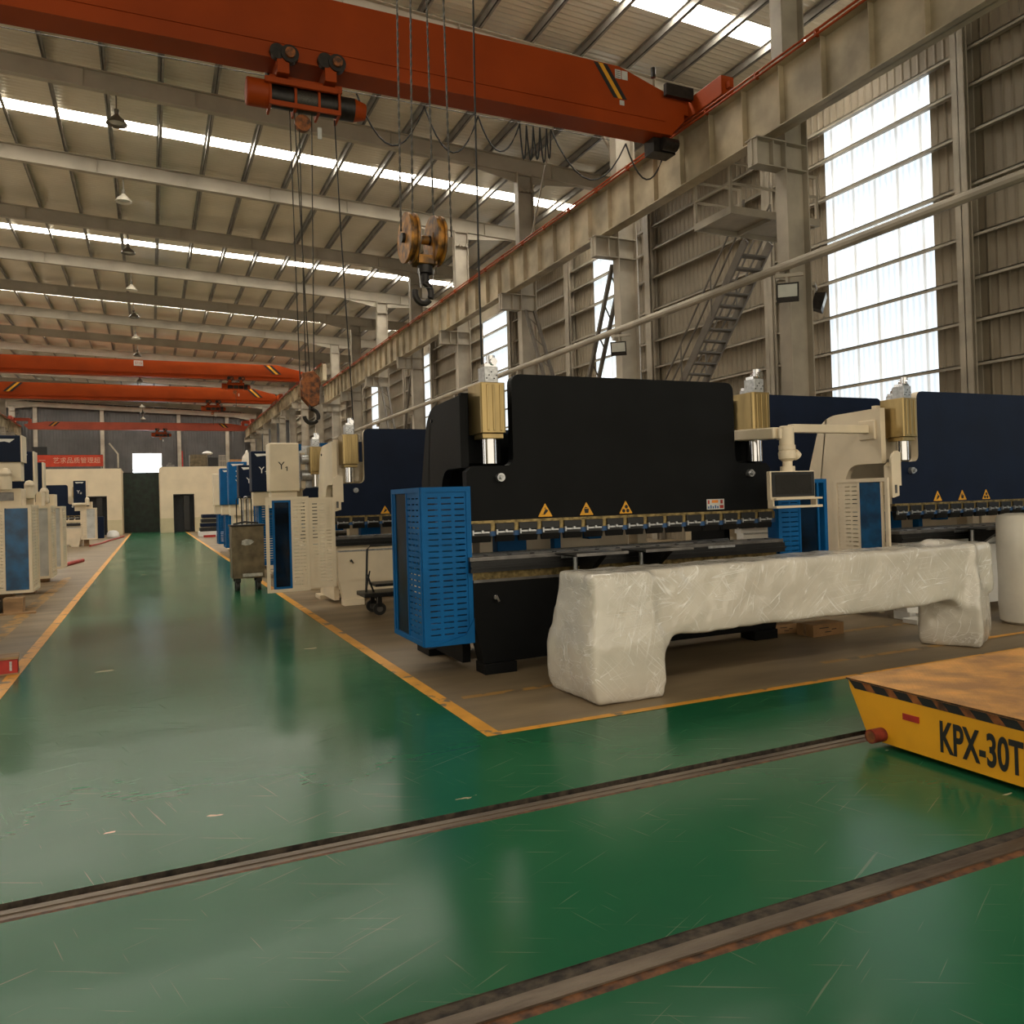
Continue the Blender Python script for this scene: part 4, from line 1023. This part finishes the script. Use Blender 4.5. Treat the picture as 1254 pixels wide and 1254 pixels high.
mb = MB(); mb.box(-.32, .32, -.1, .1, 0, .06); mb.build('pad_base', M_white, t, bevel=.008)
mb = MB(); mb.box(-.1, .3, -.08, .1, .06, .1); mb.build('pad_top', M_white, t, bevel=.008)

# ------------------------------------------------------------------ transfer cart
ct = thing('transfer_cart', 'yellow flat transfer cart lettered KPX-30T on the floor rails', 'cart', (4.06, 2.93, 0))
hw = .87; zt = .388
mb = MB()
mb.prism([(-hw, zt-.012), (hw, zt-.012), (hw-.01, zt-.06), (hw-.15, .035), (-hw+.15, .035), (-hw+.01, zt-.06)], 'x', 0, 3.2)
mb.build('cart_body', M_cart, ct, smooth=False)
def deck_material():
    m = mat('worn_yellow_checker_plate', (.80, .40, .11), .5, .15, var=.2, scale=4.5, col2=(.42, .21, .075), detail=9)
    nt = m.node_tree; N = nt.nodes; L = nt.links; b = N['Principled BSDF']; tc = N['Texture Coordinate']
    hts = []
    for rz in (PI/4, -PI/4):
        m0 = N.new('ShaderNodeMapping'); m0.inputs['Rotation'].default_value = (0, 0, rz)
        m1 = N.new('ShaderNodeMapping'); m1.inputs['Scale'].default_value = (18, 45, 1)
        L.new(tc.outputs['Object'], m0.inputs['Vector']); L.new(m0.outputs['Vector'], m1.inputs['Vector'])
        v = N.new('ShaderNodeTexVoronoi'); v.voronoi_dimensions = '2D'; v.inputs['Scale'].default_value = 1; v.inputs['Randomness'].default_value = 0
        L.new(m1.outputs['Vector'], v.inputs['Vector'])
        mr = N.new('ShaderNodeMapRange'); mr.inputs['From Min'].default_value = .2; mr.inputs['From Max'].default_value = .32; mr.inputs['To Min'].default_value = 1; mr.inputs['To Max'].default_value = 0
        L.new(v.outputs['Distance'], mr.inputs['Value']); hts.append(mr.outputs['Result'])
    mxm = N.new('ShaderNodeMath'); mxm.operation = 'MAXIMUM'; L.new(hts[0], mxm.inputs[0]); L.new(hts[1], mxm.inputs[1])
    bp = N.new('ShaderNodeBump'); bp.inputs['Strength'].default_value = .7; bp.inputs['Distance'].default_value = .006
    L.new(mxm.outputs[0], bp.inputs['Height']); L.new(bp.outputs['Normal'], b.inputs['Normal'])
    return m
mb = MB(); mb.box(-.012, 3.22, -hw-.008, hw+.008, zt-.012, zt); mb.build('deck_plate', deck_material(), ct, smooth=False)
mb = MB(); mb.box(-.0125, 3.22, -hw-.0085, hw+.0085, zt-.011, zt-.001); mb.build('deck_edge', M_rustedge, ct, smooth=False)
# stripes along the end face: local y decreases to the right in the picture
for k in range(11):
    y1 = hw-.005-k*.165; w = .10
    mb = MB(); mb.add([(-.002, y1, zt-.014), (-.002, y1-w, zt-.014), (-.002, max(-hw, y1-w-.045), zt-.062), (-.002, max(-hw, y1-.045), zt-.062)], [(0,1,2,3)])
    mb.build('hazard_stripe', M_ink, ct, smooth=False)
    mb = MB(); mb.add([(-.002, y1-w, zt-.014), (-.002, max(-hw, y1-.165), zt-.014), (-.002, max(-hw, y1-.165-.045), zt-.062), (-.002, max(-hw, y1-w-.045), zt-.062)], [(0,1,2,3)])
    mb.build('stripe_gap', M_rust, ct, smooth=False)
text_mesh('KPX-30T', .245, M_ink, 'cart_lettering', ct, (-.003, -.015, .168), (PI/2, 0, -PI/2), .52, .0008, .006)
mb = MB(); mb.cyl((-.10, .62, .085), (0, .62, .085), .042, 20); b = mb.build('buffer', mat('dull_red_rubber', (.20, .022, .014), .55, var=.2, scale=20), ct)
mb = MB(); mb.cyl((-.102, .62, .085), (-.10, .62, .085), .034, 16); mb.build('buffer_face', M_rust, b)
mb = MB(); mb.box(-.006, 0, .355, .465, .215, .252); mb.build('reflector', M_red, ct)
for x in (.55, 2.6):
    for y in (-.60, .83):
        mb = MB(); mb.cyl((x, y-.05, .14), (x, y+.05, .14), .14, 24); mb.build('wheel', M_hoistd, ct)

# ------------------------------------------------------------------ trolleys and small things
t = thing('tool_trolley', 'grimy brown steel trolley cabinet on casters in the aisle', 'trolley', (1.36, 15.75, 0))
mb = MB(); mb.box(0, .58, 0, .5, .24, 1.22); mb.build('cabinet', M_brown, t, bevel=.01)
mb = MB(); mb.prism([(.17, .88), (.24, .86), (.33, .87), (.40, .92), (.36, .96), (.26, .98), (.18, .95)], 'y', -.004, 0); mb.build('tape_mark', M_taped, t, smooth=False)
mb = MB(); mb.box(.18, .54, -.004, 0, .27, .33); mb.build('tape_mark', M_taped, t, smooth=False)
mb = MB(); mb.box(-.02, .60, -.02, .52, 1.22, 1.25); mb.build('tray_top', M_hoistd, t, bevel=.005)
for k, x in enumerate((.12, .24, .3)):
    mb = MB(); mb.tube([(x, .25, 1.24), (x, .25, 1.72), (x+.03, .25, 1.78), (x+.07, .25, 1.78), (x+.09, .25, 1.72), (x+.09, .25, 1.24)], .012, 6); mb.build('bent_bar', M_black2 if k % 2 == 0 else M_silver, t)
mb = MB(); mb.tube([(.05, .2, 1.26), (.25, .15, 1.3), (.5, .2, 1.27)], .02, 6); mb.build('hose', M_cable, t)
for x in (.1, .48):
    for y in (.08, .42):
        mb = MB(); mb.cyl((x-.03, y, .09), (x+.03, y, .09), .09, 16); mb.box(x-.05, x+.05, y-.03, y+.03, .16, .24); mb.build('caster', M_tyre, t)
t = thing('hand_truck', 'black tubular hand truck with wheels beside the blue guard', 'trolley', (2.82, 11.15, 0))
mb = MB(); mb.tube([(.0, .3, .3), (.03, .3, .92), (.08, .3, .97), (.6, .3, .97)], .017, 8); mb.tube([(.08, .0, .2), (.02, .3, .55)], .014, 8); mb.tube([(-.06, .1, .3), (.06, .3, .6)], .012, 8); mb.build('handle_frame', M_black2, t)
mb = MB(); mb.box(-.12, .6, -.1, .4, .26, .32); mb.box(.05, .6, -.05, .35, .4, .44); mb.build('deck', M_black2, t, bevel=.008)
for x, y in ((.1, -.05), (.1, .36), (.55, -.05), (.55, .36)):
    mb = MB(); mb.cyl((x, y-.02, .09), (x, y+.02, .09), .09, 20); w = mb.build('wheel', M_tyre, t)
    mb = MB(); mb.cyl((x, y-.024, .09), (x, y+.024, .09), .045, 14); mb.build('wheel_hub', M_grey, w)
    mb = MB(); mb.box(x-.03, x+.03, y-.03, y+.03, .12, .27); mb.build('wheel_fork', M_black2, w)
t = thing('red_case', 'small red case with pale edges on the yellow line at the left edge', 'case', (-1.5, 9.35, 0), .1)
mb = MB(); mb.box(-.25, .25, -.12, .14, .01, .15); mb.build('case_body', M_red, t, bevel=.006)
mb = MB(); mb.box(-.26, .26, -.13, .15, .0, .015); mb.box(-.26, .26, -.13, .15, .15, .175); mb.build('case_rim', M_wood, t, bevel=.004)
mb = MB(); mb.box(.18, .2, -.125, -.12, .04, .13); mb.build('case_clasp', M_silver, t)
t = thing('timber_block', 'rough timber block and scrap on the floor below the left guard', 'timber', (-2.1, 14.75, 0))
mb = MB(); mb.box(-.05, .22, -.05, .2, .02, .26); mb.build('block', M_wood, t, bevel=.01)
mb = MB(); mb.box(-.5, .4, -.12, .0, 0, .03); mb.build('plank', M_wood, t)
mb = MB(); mb.box(-.6, -.1, -.05, .3, .03, .25); mb.build('black_casting', M_black2, t, bevel=.02)

# left far side: control cabinets and bits
t = thing('blue_grey_cabinet', 'dark blue grey cabinet standing before the left office doorway', 'cabinet', (-2.95, 49.5, 0))
mb = MB(); mb.box(0, .55, 0, .5, .05, 1.25); mb.build('cabinet_body', M_navy, t, bevel=.02)
mb = MB(); mb.box(.05, .08, -.02, 0, .6, .75); mb.build('handle', M_silver, t)
o = MB().lathe([(.001, 0), (.3, .02), (.34, .1), (.3, .3), (.2, .42), (.001, .45)], n=16).build('white_sack', M_white, loc=(-2.0, 50.5, 0)); tag(o, 'rounded white sack on the floor beside the blue grey cabinet', 'sack')
mb = MB(); mb.tube([(-2.5, 40.0, .03), (-2.2, 42.5, .03), (-2.0, 46, .03), (-1.7, 49, .03), (-1.5, 52, .03)], .05, 8)
tag(mb.build('red_hose', M_red), 'red hose lying along the floor toward the left office', 'hose')
mb = MB(); mb.tube([(-2.35, 26.2, .04), (-2.2, 27, .06), (-2.0, 28.5, .04)], .06, 8); tag(mb.build('red_strap', M_red), 'short red strap on the floor by the left guards', 'strap')
t = thing('parts_stack', 'low stack of dark wrapped parts on a pale base before the right office door', 'stack', (2.35, 46.5, 0))
mb = MB(); mb.box(0, 1.7, 0, 1.2, 0, .28); mb.build('pale_base', M_white, t, bevel=.01)
for k in range(4):
    mb = MB(); mb.box(.05+.04*k, 1.6-.02*k, .05, 1.1, .28+.24*k, .49+.24*k); mb.build('wrapped_bundle', M_navy if k % 2 else M_black2, t, bevel=.03)
mb = MB(); mb.box(-.1, .5, -.4, -.2, 0, .12); tag(mb.build('red_block', M_red, loc=(2.6, 45.6, 0)), 'flat red block on the floor before the dark parts stack', 'block')

# ------------------------------------------------------------------ offices at the end of the aisle
def office(x0, x1, y0, y1, h, door, label):
    t = thing('office_block', label, 'office', (0, y0, 0))
    d0, d1, dh = door
    mb = MB()
    mb.box(x0, d0, 0, .15, .0, h); mb.box(d1, x1, 0, .15, .0, h); mb.box(d0, d1, 0, .15, dh, h)
    mb.box(x0, x0+.15, .15, y1-y0, 0, h); mb.box(x1-.15, x1, .15, y1-y0, 0, h); mb.box(x0, x1, y1-y0-.15, y1-y0, 0, h); mb.box(x0, x1, 0, y1-y0, h, h+.06)
    mb.build('office_walls', M_office, t, smooth=False)
    mb = MB(); mb.box(x0-.01, d0, -.012, 0, 0, .95); mb.box(d1, x1+.01, -.012, 0, 0, .95); mb.build('skirting', M_office2, t, smooth=False)
    mb = MB(); mb.box(d0, d1, .5, .55, 0, dh); dd = mb.build('dark_doorway', M_dark, t)
    mb = MB(); mb.box(d0+.5*(d1-d0), d0+.8*(d1-d0), .3, .34, .1, dh-.05); mb.build('door_leaf', M_screen, t)
    mb = MB(); mb.box(d0-.05, d0, -.02, .15, 0, dh); mb.box(d1, d1+.05, -.02, .15, 0, dh); mb.box(d0-.05, d1+.05, -.02, .15, dh, dh+.05); mb.build('door_frame', M_ink, t, smooth=False)
office(-11.5, -1.72, 57.2, 63, 4.2, (-3.75, -2.62, 2.45), 'cream office block with dark doorway at the left end of the aisle')
office(.55, 12.0, 57.2, 63, 4.28, (1.40, 2.58, 2.47), 'cream office block with dark doorway at the right end of the aisle')
t = thing('strip_curtain', 'dark green curtain closing the gap between the two office blocks', 'curtain', (0, 60.5, 0))
mb = MB()
for k in range(17): mb.box(-1.70+.131*k, -1.70+.131*k+.133, -.01*(k % 2), .012-.01*(k % 2), 0, 4.05)
mb.build('curtain_strips', M_curt, t, smooth=False)
mb = MB(); mb.box(-1.70, .53, -.04, .04, 4.05, 4.12); mb.build('curtain_rail', M_hoistd, t)
t = thing('banner', 'long red banner with pale Chinese characters above the left office block', 'banner', (-4.65, 57.3, 4.28))
mb = MB(); mb.box(-2.0, 1.92, -.01, .01, .14, .86); mb.build('banner_cloth', M_redbn, t)
mb = MB()
for x in (-1.95, 1.85): mb.box(x-.03, x+.03, .01, .06, 0, .9)
mb.box(-1.98, 1.9, .01, .04, .82, .88)
mb.build('banner_frame', M_hoistd, t)
M_pink = mat('faded_lettering', (.72, .42, .30), .7, var=.2, scale=20)
text_mesh('\u4e00\u3000\u827a\u6c42\u54c1\u8d28\u7ba1\u7406\u8d85', .40, M_pink, 'banner_lettering', t, (.05, -.014, .50), (PI/2, 0, 0), .95)
# clutter on the right office roof
ZR = 4.35
mb = MB(); 
for k in range(12): mb.box(.0+.095*k, .06+.095*k, 0, .03, 0, .85)
mb.box(0, 1.13, .03, .9, 0, .82)
tag(mb.build('slatted_crate', M_brown, loc=(2.45, 58, ZR), smooth=False), 'grey slatted crate on the right office roof', 'crate')
mb = MB(); mb.box(0, .6, 0, .6, 0, .65); tag(mb.build('black_crate', M_ink, loc=(3.65, 58, ZR), bevel=.02), 'black crate on the office roof beside the slatted crate', 'crate')
mb = MB()
for k in range(7): mb.box(.0+.1*k, .04+.1*k, 0, .03, 0, .8)
mb.box(0, .66, 0, .5, .0, .04); mb.box(0, .66, 0, .03, .76, .8); mb.box(0, .66, 0, .03, .38, .42)
tag(mb.build('wire_cage', M_steelp, loc=(4.3, 58, ZR), smooth=False), 'grey barred cage on the office roof right of the black crate', 'cage')
mb = MB(); mb.box(0, .9, 0, .7, 0, .5); tag(mb.build('tan_carton', M_cardb, loc=(5.05, 58.2, ZR), bevel=.02), 'tan carton at the right end of the office roof clutter', 'box')
o = MB().lathe([(.001, 0), (.25, .02), (.36, .12), (.2, .24), (.001, .28)], n=14).build('white_bundle', M_white, loc=(3.6, 58.35, ZR+.83)); tag(o, 'white bundle lying on top of the slatted crate', 'bundle')
o = MB().lathe([(.001, 0), (.3, .03), (.36, .3), (.3, .65), (.12, .9), (.05, 1.1), (.001, 1.12)], n=14).build('wrapped_bundle', M_roll, loc=(6.1, 57.6, ZR)); tag(o, 'film wrapped upright bundle on the office roof above the navy covers', 'bundle')
mb = MB(); mb.box(0, .08, 0, .08, 0, 1.1); tag(mb.build('red_post', M_red, loc=(1.95, 58, ZR)), 'thin red post standing on the right office roof', 'post')
mb = MB(); mb.box(0, .5, 0, .3, 0, .18); mb.box(.1, .3, 0, .3, .18, .3); tag(mb.build('small_parts_pile', M_grey, loc=(1.0, 58, ZR)), 'small grey parts pile near the left end of the right office roof', 'parts')
mb = MB(); mb.tube([(-1.9, 58, ZR), (-1.9, 58, ZR+.9), (-2.4, 58, ZR+1.6)], .05, 8); tag(mb.build('bent_vent_pipe', M_steelp), 'bent vent pipe rising from the left office roof corner', 'pipe')
mb = MB(); mb.box(-.4, .4, -.1, .1, 0, .5); tag(mb.build('wall_box', M_ink, loc=(-6.1, 58, ZR+.95)), 'small dark box above the left end of the red banner', 'box')
bpy.data.objects['wall_box'].location = (-6.25, 57.5, ZR+.82)

# ------------------------------------------------------------------ light, camera
world = bpy.data.worlds.new('daylight'); scene.world = world; world.use_nodes = True
bg = world.node_tree.nodes['Background']; bg.inputs['Color'].default_value = (1.0, .88, .69, 1); bg.inputs['Strength'].default_value = 1.4

cam = bpy.data.cameras.new('camera'); co = bpy.data.objects.new('camera', cam); COL.objects.link(co); scene.camera = co
f_px, yaw, pit, rol, cyp = 975.29, math.radians(24.3956), math.radians(.5779), math.radians(-1.6595), 600.48
cam.sensor_fit = 'HORIZONTAL'; cam.sensor_width = 36; cam.lens = f_px/1254*36
cam.shift_y = (cyp-627)/1254
cam.clip_start = .05; cam.clip_end = 400
cy_, sy_ = math.cos(yaw), math.sin(yaw); cp, sp = math.cos(pit), math.sin(pit); cr, sr = math.cos(rol), math.sin(rol)
Ry = Matrix(((cy_, -sy_, 0), (sy_, cy_, 0), (0, 0, 1))); B = Matrix(((1, 0, 0), (0, 0, -1), (0, 1, 0)))
Rp = Matrix(((1, 0, 0), (0, cp, sp), (0, -sp, cp))); Rr = Matrix(((cr, -sr, 0), (sr, cr, 0), (0, 0, 1)))
Rw = Rr @ Rp @ B @ Ry                      # world -> x right, y down, z forward
rows = [Vector(Rw[0]), -Vector(Rw[1]), -Vector(Rw[2])]
co.matrix_world = Matrix(((rows[0].x, rows[1].x, rows[2].x, 0), (rows[0].y, rows[1].y, rows[2].y, 0), (rows[0].z, rows[1].z, rows[2].z, 1.6), (0, 0, 0, 1)))

vs = scene.view_settings
vs.view_transform = 'Standard'; vs.look = 'None'; vs.gamma = 1; vs.use_curve_mapping = False; vs.exposure = 0.0
scene.cycles.use_denoising = True
scene.cycles.max_bounces = 6; scene.cycles.diffuse_bounces = 4; scene.cycles.glossy_bounces = 3
scene.cycles.sample_clamp_indirect = 6
